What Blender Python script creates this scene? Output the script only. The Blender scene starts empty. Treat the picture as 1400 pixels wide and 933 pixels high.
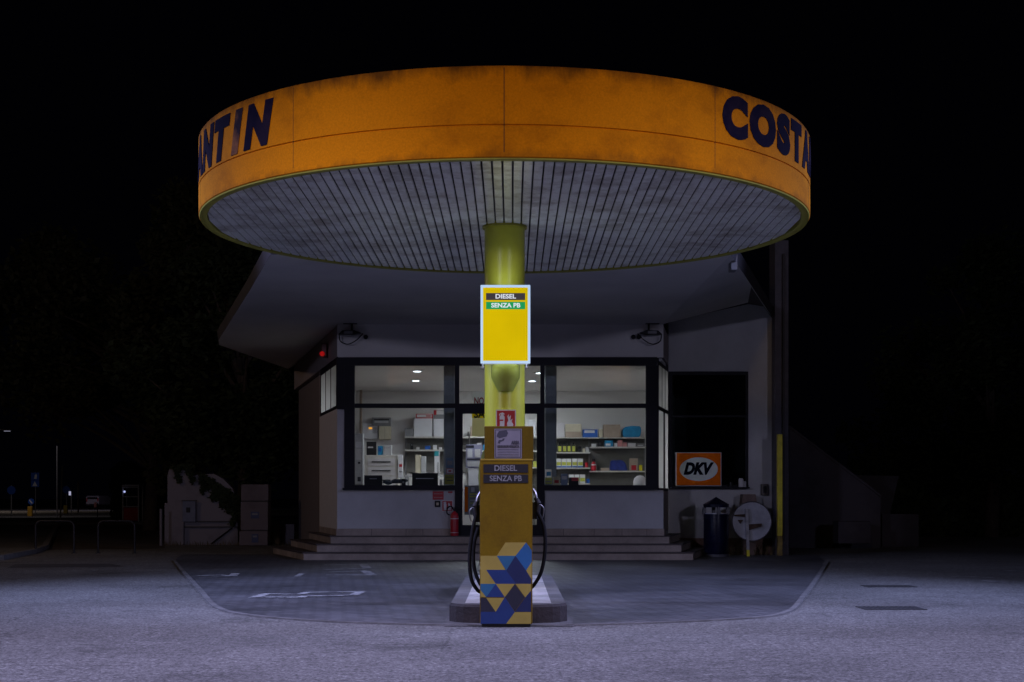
import bpy, bmesh, math, random
from mathutils import Vector, Matrix
random.seed(7)
PI = math.pi
R = math.radians
sc = bpy.context.scene
COL = sc.collection

# ------------------------------------------------------------------ camera
H = 1.25; F = 2000.0; HOR = 680.0
cam = bpy.data.cameras.new('camera'); cam_o = bpy.data.objects.new('camera', cam); COL.objects.link(cam_o)
cam_o.location = (0, 0, H); cam_o.rotation_euler = (R(90), 0, 0)
cam.sensor_width = 36; cam.lens = F / 1400 * 36; cam.shift_y = (HOR - 466.5) / 1400
cam.clip_start = 0.1; cam.clip_end = 3000
sc.camera = cam_o

# ------------------------------------------------------------------ world, exposure
w = bpy.data.worlds.new('World'); sc.world = w; w.use_nodes = True
bg = w.node_tree.nodes['Background']
bg.inputs[0].default_value = (0.25, 0.25, 0.62, 1); bg.inputs[1].default_value = 0.0011
sc.view_settings.view_transform = 'Standard'; sc.view_settings.look = 'None'
sc.view_settings.gamma = 1; sc.view_settings.exposure = 0
sc.render.engine = 'CYCLES'; sc.cycles.use_denoising = True
sc.cycles.max_bounces = 8; sc.cycles.diffuse_bounces = 5; sc.cycles.transparent_max_bounces = 16
sc.cycles.sample_clamp_indirect = 4; sc.cycles.caustics_reflective = False; sc.cycles.caustics_refractive = False

# ------------------------------------------------------------------ street lighting of the night forecourt
def lamp(name, loc, aim, power, col, kind='SPOT', size=0.3, angle=120, blend=0.8):
    l = bpy.data.lights.new(name, kind); l.energy = power; l.color = col
    if kind == 'SPOT': l.spot_size = R(angle); l.spot_blend = blend; l.shadow_soft_size = size
    elif kind == 'AREA': l.size = size
    else: l.shadow_soft_size = size
    o = bpy.data.objects.new(name, l); COL.objects.link(o); o.location = loc
    if aim is not None:
        o.rotation_euler = (Vector(aim) - Vector(loc)).to_track_quat('-Z', 'Y').to_euler()
    return o
NIGHT = (0.50, 0.48, 1.0)
lamp('roadside_light', (-5.0, 10.2, 8.2), (-3.0, 12.0, 0), 4300, (0.58, 0.55, 0.96), size=0.5, angle=92, blend=1.0)
lamp('roadside_light', (5.0, 10.2, 8.2), (3.0, 12.0, 0), 4000, (0.56, 0.55, 0.97), size=0.5, angle=92, blend=1.0)
lamp('yard_light', (-11.0, 17.5, 7.0), (0.0, 19.5, 0), 5600, (0.43, 0.50, 0.97), size=0.6, angle=74, blend=1.0)
lamp('yard_light', (11.0, 17.5, 7.0), (0.0, 19.5, 0), 5600, (0.43, 0.50, 0.97), size=0.6, angle=74, blend=1.0)
lamp('street_light', (-17, -16, 7.5), (0, 28, 2.0), 5200, (0.58, 0.57, 0.83), size=0.8, angle=50, blend=1.0)
lamp('street_light', (17, -16, 7.5), (0, 28, 2.0), 4200, (0.58, 0.57, 0.83), size=0.8, angle=50, blend=1.0)
lamp('sodium_street_light', (-15.5, 29.0, 7.2), None, 250, (1.0, .68, .46), 'POINT', size=.3)
lamp('fascia_light', (0.5, 4.0, 7.5), (0, 13.7, 5.0), 620, (1.0, 0.64, 0.26), size=0.5, angle=65, blend=0.9)

# ------------------------------------------------------------------ helpers
def X(px, d): return (px - 700) / F * d
def Z(py, d): return H + (HOR - py) / F * d
def G(px, py):
    d = H * F / (py - HOR); return (X(px, d), d)

def M(name, col, rough=0.6, metal=0.0, var=0.12, scale=6.0, bump=0.0, emit=None, es=0.0, spec=0.5, tint=None, fine=0.0):
    m = bpy.data.materials.new(name); m.use_nodes = True
    nt = m.node_tree; N = nt.nodes; L = nt.links; b = N['Principled BSDF']
    b.inputs['Roughness'].default_value = rough; b.inputs['Metallic'].default_value = metal
    b.inputs['Specular IOR Level'].default_value = spec
    b.inputs['Base Color'].default_value = (*col, 1)
    if emit: b.inputs['Emission Color'].default_value = (*emit, 1); b.inputs['Emission Strength'].default_value = es
    if var or bump:
        tc = N.new('ShaderNodeTexCoord'); n = N.new('ShaderNodeTexNoise'); n.inputs['Scale'].default_value = scale
        n.inputs['Detail'].default_value = 7; n.inputs['Roughness'].default_value = 0.62
        L.new(tc.outputs['Object'], n.inputs['Vector'])
        r = N.new('ShaderNodeMapRange'); r.inputs[1].default_value = 0.3; r.inputs[2].default_value = 0.7
        r.inputs[3].default_value = 0; r.inputs[4].default_value = 1
        L.new(n.outputs['Fac'], r.inputs[0])
        mx = N.new('ShaderNodeMix'); mx.data_type = 'RGBA'
        t = tint if tint else tuple(c * (1 - 2 * var) for c in col)
        mx.inputs[6].default_value = (*t, 1); mx.inputs[7].default_value = (*[min(1, c * (1 + var * .5)) for c in col], 1)
        L.new(r.outputs[0], mx.inputs[0]); out = mx.outputs[2]
        if fine:
            n2 = N.new('ShaderNodeTexNoise'); n2.inputs['Scale'].default_value = scale * 45; n2.inputs['Detail'].default_value = 2
            L.new(tc.outputs['Object'], n2.inputs['Vector'])
            r2 = N.new('ShaderNodeMapRange'); r2.inputs[1].default_value = .35; r2.inputs[2].default_value = .65
            r2.inputs[3].default_value = 1 - fine; r2.inputs[4].default_value = 1 + fine; L.new(n2.outputs['Fac'], r2.inputs[0])
            vm = N.new('ShaderNodeVectorMath'); vm.operation = 'SCALE'
            L.new(out, vm.inputs[0]); L.new(r2.outputs[0], vm.inputs['Scale']); out = vm.outputs[0]
        L.new(out, b.inputs['Base Color'])
        if bump:
            bp = N.new('ShaderNodeBump'); bp.inputs['Strength'].default_value = bump; bp.inputs['Distance'].default_value = 0.02
            nb = N.new('ShaderNodeTexNoise'); nb.inputs['Scale'].default_value = scale * 8; nb.inputs['Detail'].default_value = 5
            L.new(tc.outputs['Object'], nb.inputs['Vector']); L.new(nb.outputs['Fac'], bp.inputs['Height'])
            L.new(bp.outputs[0], b.inputs['Normal'])
    return m

def new(): return bmesh.new()
def box(bm, x0, x1, y0, y1, z0, z1, bev=0.0, seg=2):
    t = bmesh.new(); bmesh.ops.create_cube(t, size=1)
    for v in t.verts:
        v.co = Vector((x0 + (v.co.x + .5) * (x1 - x0), y0 + (v.co.y + .5) * (y1 - y0), z0 + (v.co.z + .5) * (z1 - z0)))
    if bev: bmesh.ops.bevel(t, geom=t.edges[:], offset=bev, segments=seg, affect='EDGES', profile=.5)
    merge(bm, t); return bm
def merge(bm, t):
    me = bpy.data.meshes.new('tmp'); t.to_mesh(me); bm.from_mesh(me); bpy.data.meshes.remove(me); t.free()
def pbox(bm, px0, px1, py0, py1, d0, d1, bev=0.0):
    """box whose front face stands at distance d0 and spans these picture measurements there"""
    return box(bm, X(px0, d0), X(px1, d0), d0, d1, Z(py1, d0), Z(py0, d0), bev)
def prism(bm, pts, z0, z1, top=None):
    """vertical prism over a footprint; top: other footprint for the upper outline"""
    top = top or pts
    lo = [bm.verts.new((p[0], p[1], z0)) for p in pts]; hi = [bm.verts.new((p[0], p[1], z1)) for p in top]
    n = len(pts)
    bm.faces.new(lo[::-1]); bm.faces.new(hi)
    for i in range(n): bm.faces.new((lo[i], lo[(i + 1) % n], hi[(i + 1) % n], hi[i]))
    return bm
def slab_poly(bm, pts, y0, y1):
    """outline in (x, z) extruded in depth from y0 to y1"""
    a = [bm.verts.new((p[0], y0, p[1])) for p in pts]; b = [bm.verts.new((p[0], y1, p[1])) for p in pts]
    n = len(pts); bm.faces.new(a); bm.faces.new(b[::-1])
    for i in range(n): bm.faces.new((a[(i + 1) % n], a[i], b[i], b[(i + 1) % n]))
    return bm
def wallseg(bm, p, q, z0, z1, th):
    p = Vector(p); q = Vector(q); d = (q - p).normalized(); n = Vector((-d.y, d.x)) * th
    return prism(bm, [p, q, q + n, p + n], z0, z1)
def cyl(bm, x, y, z0, z1, r0, r1=None, n=24):
    r1 = r0 if r1 is None else r1
    lo = [bm.verts.new((x + r0 * math.cos(2 * PI * i / n), y + r0 * math.sin(2 * PI * i / n), z0)) for i in range(n)]
    hi = [bm.verts.new((x + r1 * math.cos(2 * PI * i / n), y + r1 * math.sin(2 * PI * i / n), z1)) for i in range(n)]
    bm.faces.new(lo[::-1]); bm.faces.new(hi)
    for i in range(n): bm.faces.new((lo[i], lo[(i + 1) % n], hi[(i + 1) % n], hi[i]))
    return bm
def lathe(bm, x, y, prof, n=48, closed=False):
    rings = []
    for r, z in prof:
        rings.append([bm.verts.new((x + r * math.cos(2 * PI * i / n), y + r * math.sin(2 * PI * i / n), z)) for i in range(n)])
    for a in range(len(rings) - (0 if closed else 1)):
        A = rings[a]; B = rings[(a + 1) % len(rings)]
        for i in range(n): bm.faces.new((A[i], A[(i + 1) % n], B[(i + 1) % n], B[i]))
    return bm
def tube(bm, pts, r, n=8, r1=None):
    pts = [Vector(p) for p in pts]; rings = []
    for i, p in enumerate(pts):
        t = (pts[min(i + 1, len(pts) - 1)] - pts[max(i - 1, 0)]).normalized()
        u = t.orthogonal().normalized() if i == 0 else (u - t * u.dot(t)).normalized()
        v = t.cross(u); rr = r if r1 is None else r + (r1 - r) * i / (len(pts) - 1)
        rings.append([bm.verts.new(p + (u * math.cos(2 * PI * k / n) + v * math.sin(2 * PI * k / n)) * rr) for k in range(n)])
    for A, B in zip(rings, rings[1:]):
        for k in range(n): bm.faces.new((A[k], A[(k + 1) % n], B[(k + 1) % n], B[k]))
    bm.faces.new(rings[0][::-1]); bm.faces.new(rings[-1])
    return bm
def disc_y(bm, x, z, y0, y1, r, n=32, rz=None):
    rz = rz or r
    return slab_poly(bm, [(x + r * math.cos(2 * PI * i / n), z + rz * math.sin(2 * PI * i / n)) for i in range(n)], y0, y1)
def smooth_path(pts, n=8):
    P = [Vector(p) for p in pts]; P = [P[0] * 2 - P[1]] + P + [P[-1] * 2 - P[-2]]; out = []
    for i in range(1, len(P) - 2):
        for k in range(n):
            t = k / n; a, b, c, d = P[i - 1:i + 3]
            out.append(.5 * ((2 * b) + (c - a) * t + (2 * a - 5 * b + 4 * c - d) * t * t + (-a + 3 * b - 3 * c + d) * t ** 3))
    out.append(P[-2]); return out

def wpos(o):
    p = Vector((0, 0, 0))
    while o: p += o.location; o = o.parent
    return p
def obj(name, bm, mat, parent=None, smooth=False, label=None):
    bmesh.ops.recalc_face_normals(bm, faces=bm.faces[:])
    me = bpy.data.meshes.new(name); bm.to_mesh(me); bm.free()
    return link(name, me, mat, parent, smooth, label)
def link(name, me, mat, parent=None, smooth=False, label=None):
    if mat: me.materials.clear(); me.materials.append(mat)
    if smooth:
        me.shade_smooth()
        me.set_sharp_from_angle(angle=R(40))
    o = bpy.data.objects.new(name, me); COL.objects.link(o)
    if parent:
        o.parent = parent; o.location = -wpos(parent)
    else:
        xs = [v.co for v in me.vertices]
        c = Vector(((min(v.x for v in xs) + max(v.x for v in xs)) / 2, (min(v.y for v in xs) + max(v.y for v in xs)) / 2, min(v.z for v in xs)))
        me.transform(Matrix.Translation(-c)); o.location = c
    if label: o['label'] = label
    return o
def thing(name, label, cat, loc, group=None):
    o = bpy.data.objects.new(name, None); COL.objects.link(o); o.location = loc; o.empty_display_size = .1
    return tag(o, label, cat, group)
def tag(o, label, cat, group=None):
    o['label'] = label; o['category'] = cat
    if group: o['group'] = group
    return o
def struct(o, kind='structure'):
    o['kind'] = kind; return o
def dup(root, loc, label):
    r = root.copy(); COL.objects.link(r); r.location = loc; r['label'] = label
    for ch in list(root.children):
        c = ch.copy(); COL.objects.link(c); c.parent = r
        for g in list(ch.children):
            d = g.copy(); COL.objects.link(d); d.parent = c
    return r

def text(body, size, bold=0.0, shear=0.0, sx=1.0, depth=0.002, align='CENTER', space=1.0):
    cu = bpy.data.curves.new('txt', 'FONT'); cu.body = body; cu.size = size; cu.offset = bold * size; cu.shear = shear
    cu.align_x = align; cu.align_y = 'CENTER'; cu.extrude = depth; cu.space_character = space; cu.resolution_u = 4
    o = bpy.data.objects.new('txt', cu); COL.objects.link(o); bpy.context.view_layer.update()
    me = bpy.data.meshes.new_from_object(o.evaluated_get(bpy.context.evaluated_depsgraph_get()))
    bpy.data.objects.remove(o); bpy.data.curves.remove(cu)
    me.transform(Matrix.Diagonal((sx, 1, 1, 1)))
    return me
def text_on(name, body, x, z, y, size, mat, parent, bold=0.02, shear=0.0, sx=1.0, align='CENTER', width=None, label=None):
    """lettering standing on a surface that faces the road"""
    me = text(body, size, bold, shear, sx, align=align)
    if width:
        xs = [v.co.x for v in me.vertices]; k = width / (max(xs) - min(xs)); c = (max(xs) + min(xs)) / 2
        me.transform(Matrix.Diagonal((k, 1, 1, 1)) @ Matrix.Translation((-c, 0, 0)))
    me.transform(Matrix.Translation((x, y, z)) @ Matrix.Rotation(R(90), 4, 'X'))
    return link(name, me, mat, parent, label=label)

# ------------------------------------------------------------------ materials
def asphalt():
    m = bpy.data.materials.new('asphalt'); m.use_nodes = True; nt = m.node_tree; N = nt.nodes; L = nt.links; b = N['Principled BSDF']
    g = N.new('ShaderNodeNewGeometry')
    def noise(s, d=4, r=.6):
        n = N.new('ShaderNodeTexNoise'); n.inputs['Scale'].default_value = s; n.inputs['Detail'].default_value = d; n.inputs['Roughness'].default_value = r
        L.new(g.outputs['Position'], n.inputs['Vector']); return n
    def mr(src, a, b_, c, d):
        r = N.new('ShaderNodeMapRange'); r.inputs[1].default_value = a; r.inputs[2].default_value = b_; r.inputs[3].default_value = c; r.inputs[4].default_value = d
        L.new(src, r.inputs[0]); return r.outputs[0]
    def mul(a, b_):
        x = N.new('ShaderNodeMath'); x.operation = 'MULTIPLY'; L.new(a, x.inputs[0]); L.new(b_, x.inputs[1]); return x.outputs[0]
    speck = mul(mr(noise(34, 3, .8).outputs['Fac'], .38, .62, .3, 1.8), mr(noise(11, 3, .8).outputs['Fac'], .36, .64, .6, 1.4))
    big = mr(noise(.35, 5).outputs['Fac'], .3, .7, .72, 1.22)
    mid = mr(noise(1.7, 6, .7).outputs['Fac'], .3, .62, .82, 1.08)
    n3 = noise(.55, 8, .7); st = mr(n3.outputs['Fac'], .57, .66, 1.0, .55)
    # a few hairline cracks
    v = N.new('ShaderNodeTexVoronoi'); v.feature = 'DISTANCE_TO_EDGE'; v.inputs['Scale'].default_value = .22
    nw = noise(1.2, 4); mixv = N.new('ShaderNodeMix'); mixv.data_type = 'VECTOR'; mixv.inputs[0].default_value = .35
    L.new(g.outputs['Position'], mixv.inputs[4]); L.new(nw.outputs['Color'], mixv.inputs[5]); L.new(mixv.outputs[1], v.inputs['Vector'])
    ck = mr(v.outputs['Distance'], .0, .0022, .55, 1.0)
    f = mul(mul(mul(mul(speck, big), mid), st), ck)
    cm = N.new('ShaderNodeVectorMath'); cm.operation = 'SCALE'; cm.inputs[0].default_value = (.142, .140, .136); L.new(f, cm.inputs['Scale'])
    L.new(cm.outputs[0], b.inputs['Base Color']); b.inputs['Roughness'].default_value = .72
    bp = N.new('ShaderNodeBump'); bp.inputs['Strength'].default_value = .8; bp.inputs['Distance'].default_value = .03
    L.new(noise(24, 4, .8).outputs['Fac'], bp.inputs['Height']); L.new(bp.outputs[0], b.inputs['Normal'])
    return m
def paving():
    m = bpy.data.materials.new('block_paving'); m.use_nodes = True; nt = m.node_tree; N = nt.nodes; L = nt.links; b = N['Principled BSDF']
    g = N.new('ShaderNodeNewGeometry'); mp = N.new('ShaderNodeMapping'); mp.inputs['Rotation'].default_value = (0, 0, R(38))
    L.new(g.outputs['Position'], mp.inputs['Vector'])
    br = N.new('ShaderNodeTexBrick'); br.inputs['Scale'].default_value = 1; br.inputs['Brick Width'].default_value = .24; br.inputs['Row Height'].default_value = .12
    br.inputs['Mortar Size'].default_value = .012; br.inputs['Mortar Smooth'].default_value = .3
    br.inputs['Color1'].default_value = (.115, .115, .125, 1); br.inputs['Color2'].default_value = (.075, .077, .085, 1); br.inputs['Mortar'].default_value = (.03, .03, .033, 1)
    L.new(mp.outputs[0], br.inputs['Vector'])
    n = N.new('ShaderNodeTexNoise'); n.inputs['Scale'].default_value = .45; n.inputs['Detail'].default_value = 8; n.inputs['Roughness'].default_value = .65
    L.new(g.outputs['Position'], n.inputs['Vector'])
    r = N.new('ShaderNodeMapRange'); r.inputs[1].default_value = .35; r.inputs[2].default_value = .65; r.inputs[3].default_value = .5; r.inputs[4].default_value = 1.35; L.new(n.outputs['Fac'], r.inputs[0])
    vm = N.new('ShaderNodeVectorMath'); vm.operation = 'SCALE'; L.new(br.outputs['Color'], vm.inputs[0]); L.new(r.outputs[0], vm.inputs['Scale'])
    L.new(vm.outputs[0], b.inputs['Base Color']); b.inputs['Roughness'].default_value = .55
    bp = N.new('ShaderNodeBump'); bp.inputs['Strength'].default_value = .5; bp.inputs['Distance'].default_value = .01
    L.new(br.outputs['Fac'], bp.inputs['Height']); bp.invert = True; L.new(bp.outputs[0], b.inputs['Normal'])
    return m
def glass(name, tintv=(.93, .96, .96), rough=.02):
    m = bpy.data.materials.new(name); m.use_nodes = True; nt = m.node_tree; N = nt.nodes; L = nt.links
    N.remove(N['Principled BSDF']); out = N['Material Output']
    t = N.new('ShaderNodeBsdfTransparent'); t.inputs[0].default_value = (*tintv, 1)
    gl = N.new('ShaderNodeBsdfGlossy'); gl.inputs['Roughness'].default_value = rough
    fr = N.new('ShaderNodeFresnel'); fr.inputs[0].default_value = 1.45
    mx = N.new('ShaderNodeMixShader'); L.new(fr.outputs[0], mx.inputs[0]); L.new(t.outputs[0], mx.inputs[1]); L.new(gl.outputs[0], mx.inputs[2]); L.new(mx.outputs[0], out.inputs[0])
    return m
def emis(name, col, s):
    m = bpy.data.materials.new(name); m.use_nodes = True; b = m.node_tree.nodes['Principled BSDF']
    b.inputs['Base Color'].default_value = (*[c * .6 for c in col], 1); b.inputs['Emission Color'].default_value = (*col, 1); b.inputs['Emission Strength'].default_value = s
    return m
def streaked(name, col, dark, rough=.5, metal=0.0, sx=3.0, sz=.6, lo=.5, hi=.72, fine=0.0, bump=0.0, stain_at=None):
    """painted sheet with dirt that has its own uneven shape"""
    m = bpy.data.materials.new(name); m.use_nodes = True; nt = m.node_tree; N = nt.nodes; L = nt.links; b = N['Principled BSDF']
    g = N.new('ShaderNodeTexCoord'); mp = N.new('ShaderNodeMapping'); mp.inputs['Scale'].default_value = (sx, sx, sz); L.new(g.outputs['Object'], mp.inputs['Vector'])
    n = N.new('ShaderNodeTexNoise'); n.inputs['Scale'].default_value = 1; n.inputs['Detail'].default_value = 8; n.inputs['Roughness'].default_value = .68; L.new(mp.outputs[0], n.inputs['Vector'])
    r = N.new('ShaderNodeMapRange'); r.inputs[1].default_value = lo; r.inputs[2].default_value = hi; L.new(n.outputs['Fac'], r.inputs[0])
    mx = N.new('ShaderNodeMix'); mx.data_type = 'RGBA'; mx.inputs[6].default_value = (*col, 1); mx.inputs[7].default_value = (*dark, 1); L.new(r.outputs[0], mx.inputs[0])
    out = mx.outputs[2]
    n2 = N.new('ShaderNodeTexNoise'); n2.inputs['Scale'].default_value = 55; n2.inputs['Detail'].default_value = 3; L.new(g.outputs['Object'], n2.inputs['Vector'])
    r2 = N.new('ShaderNodeMapRange'); r2.inputs[1].default_value = .3; r2.inputs[2].default_value = .7; r2.inputs[3].default_value = 1 - fine; r2.inputs[4].default_value = 1 + fine; L.new(n2.outputs['Fac'], r2.inputs[0])
    vm = N.new('ShaderNodeVectorMath'); vm.operation = 'SCALE'; L.new(out, vm.inputs[0]); L.new(r2.outputs[0], vm.inputs['Scale'])
    L.new(vm.outputs[0], b.inputs['Base Color']); b.inputs['Roughness'].default_value = rough; b.inputs['Metallic'].default_value = metal; b.inputs['Specular IOR Level'].default_value = .2 if rough < .7 else .06
    if bump:
        bp = N.new('ShaderNodeBump'); bp.inputs['Strength'].default_value = bump; bp.inputs['Distance'].default_value = .01
        L.new(n2.outputs['Fac'], bp.inputs['Height']); L.new(bp.outputs[0], b.inputs['Normal'])
    return m

m_asphalt = asphalt(); m_paving = paving()
m_kerb = M('kerb_stone', (.15, .147, .15), .8, var=.25, scale=3, bump=.3, fine=.2)
m_dark_kerb = M('island_kerb', (.030, .021, .022), .75, var=.35, scale=4, bump=.4, fine=.2)
m_tile = M('island_tiles', (.52, .50, .49), .55, var=.25, scale=3, fine=.12)
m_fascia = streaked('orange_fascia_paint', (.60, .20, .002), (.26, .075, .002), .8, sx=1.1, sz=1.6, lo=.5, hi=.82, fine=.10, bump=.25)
def edge_darkening(m, z0, z1, dark):  # noisy darker band towards the top, blackish smudges near the bottom rim
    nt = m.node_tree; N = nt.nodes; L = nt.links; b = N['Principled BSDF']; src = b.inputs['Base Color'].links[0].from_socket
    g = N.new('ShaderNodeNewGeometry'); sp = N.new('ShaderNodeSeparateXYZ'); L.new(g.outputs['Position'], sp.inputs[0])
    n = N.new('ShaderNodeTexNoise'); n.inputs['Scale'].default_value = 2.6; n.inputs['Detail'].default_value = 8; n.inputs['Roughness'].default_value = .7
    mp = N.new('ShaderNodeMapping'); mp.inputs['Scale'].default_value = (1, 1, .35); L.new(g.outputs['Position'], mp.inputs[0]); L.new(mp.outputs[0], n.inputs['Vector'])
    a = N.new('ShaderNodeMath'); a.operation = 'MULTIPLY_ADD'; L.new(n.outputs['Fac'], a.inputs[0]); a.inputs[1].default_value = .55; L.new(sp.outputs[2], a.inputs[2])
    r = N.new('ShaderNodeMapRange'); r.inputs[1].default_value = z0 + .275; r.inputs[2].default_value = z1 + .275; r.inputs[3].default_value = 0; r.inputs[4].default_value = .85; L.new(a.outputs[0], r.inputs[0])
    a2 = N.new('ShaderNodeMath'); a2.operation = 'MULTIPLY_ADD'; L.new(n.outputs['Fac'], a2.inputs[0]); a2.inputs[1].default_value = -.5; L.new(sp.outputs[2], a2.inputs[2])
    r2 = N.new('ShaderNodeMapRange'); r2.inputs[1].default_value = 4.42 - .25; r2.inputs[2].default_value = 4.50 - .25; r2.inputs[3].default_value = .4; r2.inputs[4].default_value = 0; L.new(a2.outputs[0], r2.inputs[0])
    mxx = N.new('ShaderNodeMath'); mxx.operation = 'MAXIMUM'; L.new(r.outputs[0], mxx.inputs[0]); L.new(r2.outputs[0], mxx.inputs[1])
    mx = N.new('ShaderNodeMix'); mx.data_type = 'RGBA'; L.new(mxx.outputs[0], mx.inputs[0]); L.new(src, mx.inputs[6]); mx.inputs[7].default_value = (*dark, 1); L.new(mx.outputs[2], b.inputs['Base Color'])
edge_darkening(m_fascia, 5.17, 5.33, (.07, .028, .006))
m_letter = streaked('dark_blue_lettering', (.008, .006, .022), (.03, .018, .03), .9, sx=1.5, sz=1.5)
m_letter_worn = streaked('worn_lettering', (.03, .02, .03), (.26, .11, .05), .9, sx=2.0, sz=1.6, lo=.40, hi=.56)
m_trim = streaked('yellow_green_paint', (.34, .32, .05), (.12, .11, .04), .42, sx=2, sz=2, lo=.55, hi=.85)
m_column = M('lime_column_paint', (.66, .66, .06), .32, var=.10, scale=1.6)
m_slat = streaked('metal_ceiling_slats', (.93, .95, .94), (.27, .22, .17), .28, metal=.25, sx=2.6, sz=1, lo=.45, hi=.76, fine=.10)
m_black = M('black_gap', (.006, .006, .007), .9, var=0)
m_frame = M('dark_blue_window_frame', (.008, .008, .015), .6, var=.2, scale=2, spec=.25)
m_wall = M('pale_render_wall', (.55, .55, .57), .85, var=.10, scale=.9, bump=.15, fine=.03)
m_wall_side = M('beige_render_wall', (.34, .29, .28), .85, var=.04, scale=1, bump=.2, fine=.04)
m_soffit = M('soffit_plaster', (.78, .76, .74), .9, var=.08, scale=.5, bump=.1)
m_step = M('step_stone', (.40, .33, .29), .65, var=.22, scale=1.8, bump=.15, fine=.12)
m_tread = M('step_tread', (.07, .055, .06), .5, var=.25, scale=3)
m_brick = M('brick_plinth', (.26, .15, .11), .8, var=.3, scale=5, bump=.4)
m_roof = M('dark_roof_edge', (.05, .045, .05), .7, var=.2, scale=1)
m_glass = glass('window_glass')
m_dark_glass = glass('dark_window_glass', (.6, .65, .65), .04)
m_inwall = M('interior_white_wall', (.78, .76, .75), .9, var=.03, scale=.7)
m_infloor = M('interior_floor', (.30, .27, .24), .4, var=.2, scale=2)
m_pillar = M('grey_blue_pillar', (.22, .25, .28), .6, var=.08)
m_chrome = M('chrome', (.28, .28, .30), .45, 1.0, var=0)
m_rubber = M('black_rubber', (.008, .008, .010), .75, var=.2, scale=10, spec=.15)
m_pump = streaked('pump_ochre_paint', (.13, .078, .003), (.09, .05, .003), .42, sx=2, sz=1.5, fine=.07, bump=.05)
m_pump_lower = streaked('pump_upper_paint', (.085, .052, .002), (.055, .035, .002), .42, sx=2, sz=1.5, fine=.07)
m_white = M('white_paint', (.72, .72, .74), .5, var=.06)
m_red = M('red_paint', (.48, .015, .03), .38, var=.12)
m_navy = M('navy_enamel', (.004, .006, .030), .25, var=.25, scale=5)
m_grey = M('grey_plastic', (.22, .22, .23), .5, var=.1)
m_lgrey = M('light_grey_plastic', (.48, .48, .5), .5, var=.08)
m_dgrey = M('charcoal_plastic', (.016, .016, .020), .6, var=.1, spec=.3)
m_shelf = M('cream_shelf', (.60, .58, .54), .5, var=.06)
m_card = M('cardboard', (.42, .33, .26), .8, var=.15, scale=4)
m_cream = M('cream_card', (.62, .56, .42), .8, var=.1, scale=4)
m_yellow = M('yellow_paint', (.80, .68, .015), .5, var=.18, scale=5)
m_blue = M('blue_print', (.02, .12, .5), .4, var=.15, scale=8)
m_cyan = M('cyan_print', (.02, .28, .55), .4, var=.15, scale=8)
m_orange = M('orange_print', (.85, .17, .006), .85, var=.08, spec=.08)
m_bark = M('bark', (.07, .05, .04), .9, var=.3, scale=6, bump=.5)
def paper(name, col):
    m = bpy.data.materials.new(name); m.use_nodes = True; nt = m.node_tree; N = nt.nodes; L = nt.links; N.remove(N['Principled BSDF'])
    a = N.new('ShaderNodeBsdfTranslucent'); a.inputs[0].default_value = (*col, 1); b = N.new('ShaderNodeBsdfDiffuse'); b.inputs[0].default_value = (*col, 1)
    mx = N.new('ShaderNodeMixShader'); mx.inputs[0].default_value = .2; L.new(a.outputs[0], mx.inputs[1]); L.new(b.outputs[0], mx.inputs[2]); L.new(mx.outputs[0], N['Material Output'].inputs[0]); return m
p_white = paper('thin_white_paper', (.85, .85, .82)); p_yellow = paper('thin_yellow_paper', (.85, .75, .03)); p_cream = paper('thin_cream_paper', (.8, .76, .5))
m_rust = M('rusty_steel', (.10, .055, .035), .7, .4, var=.4, scale=12, bump=.2)

# ------------------------------------------------------------------ ground
bm = new(); bmesh.ops.create_grid(bm, x_segments=1, y_segments=1, size=900); obj_ = struct(obj('ground', bm, m_asphalt))
edge_px = [(238, 767), (252, 784), (275, 809), (288, 825), (302, 834), (325, 840), (370, 845.5), (450, 851), (530, 854), (620, 856), (700, 856.5), (780, 856), (860, 854), (930, 851.5), (1000, 848), (1050, 844), (1075, 838), (1087, 831), (1100, 814), (1113, 797), (1131, 769)]
edge = [G(*p) for p in edge_px]
edge_s = [v.to_2d() for v in smooth_path([(p[0], p[1], 0) for p in edge], 4)]
bm = new(); vs = [bm.verts.new((p.x, p.y, .004)) for p in edge_s] + [bm.verts.new((6.6, 31.9, .004)), bm.verts.new((-7.2, 31.9, .004))]
bm.faces.new(vs); bmesh.ops.triangulate(bm, faces=bm.faces[:]); struct(obj('paving', bm, m_paving))
# flush kerb line of pale stone round the paving
bm = new(); prev = None
for i, p in enumerate(edge_s):
    t = (edge_s[min(i + 1, len(edge_s) - 1)] - edge_s[max(i - 1, 0)]).normalized(); n = Vector((-t.y, t.x)) * .032
    cur = [bm.verts.new((p.x - n.x, p.y - n.y, -.01)), bm.verts.new((p.x - n.x, p.y - n.y, .018)), bm.verts.new((p.x + n.x, p.y + n.y, .018)), bm.verts.new((p.x + n.x, p.y + n.y, -.01))]
    if prev:
        for k in range(3): bm.faces.new((prev[k], prev[k + 1], cur[k + 1], cur[k]))
    prev = cur
struct(obj('kerb', bm, m_kerb))

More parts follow.
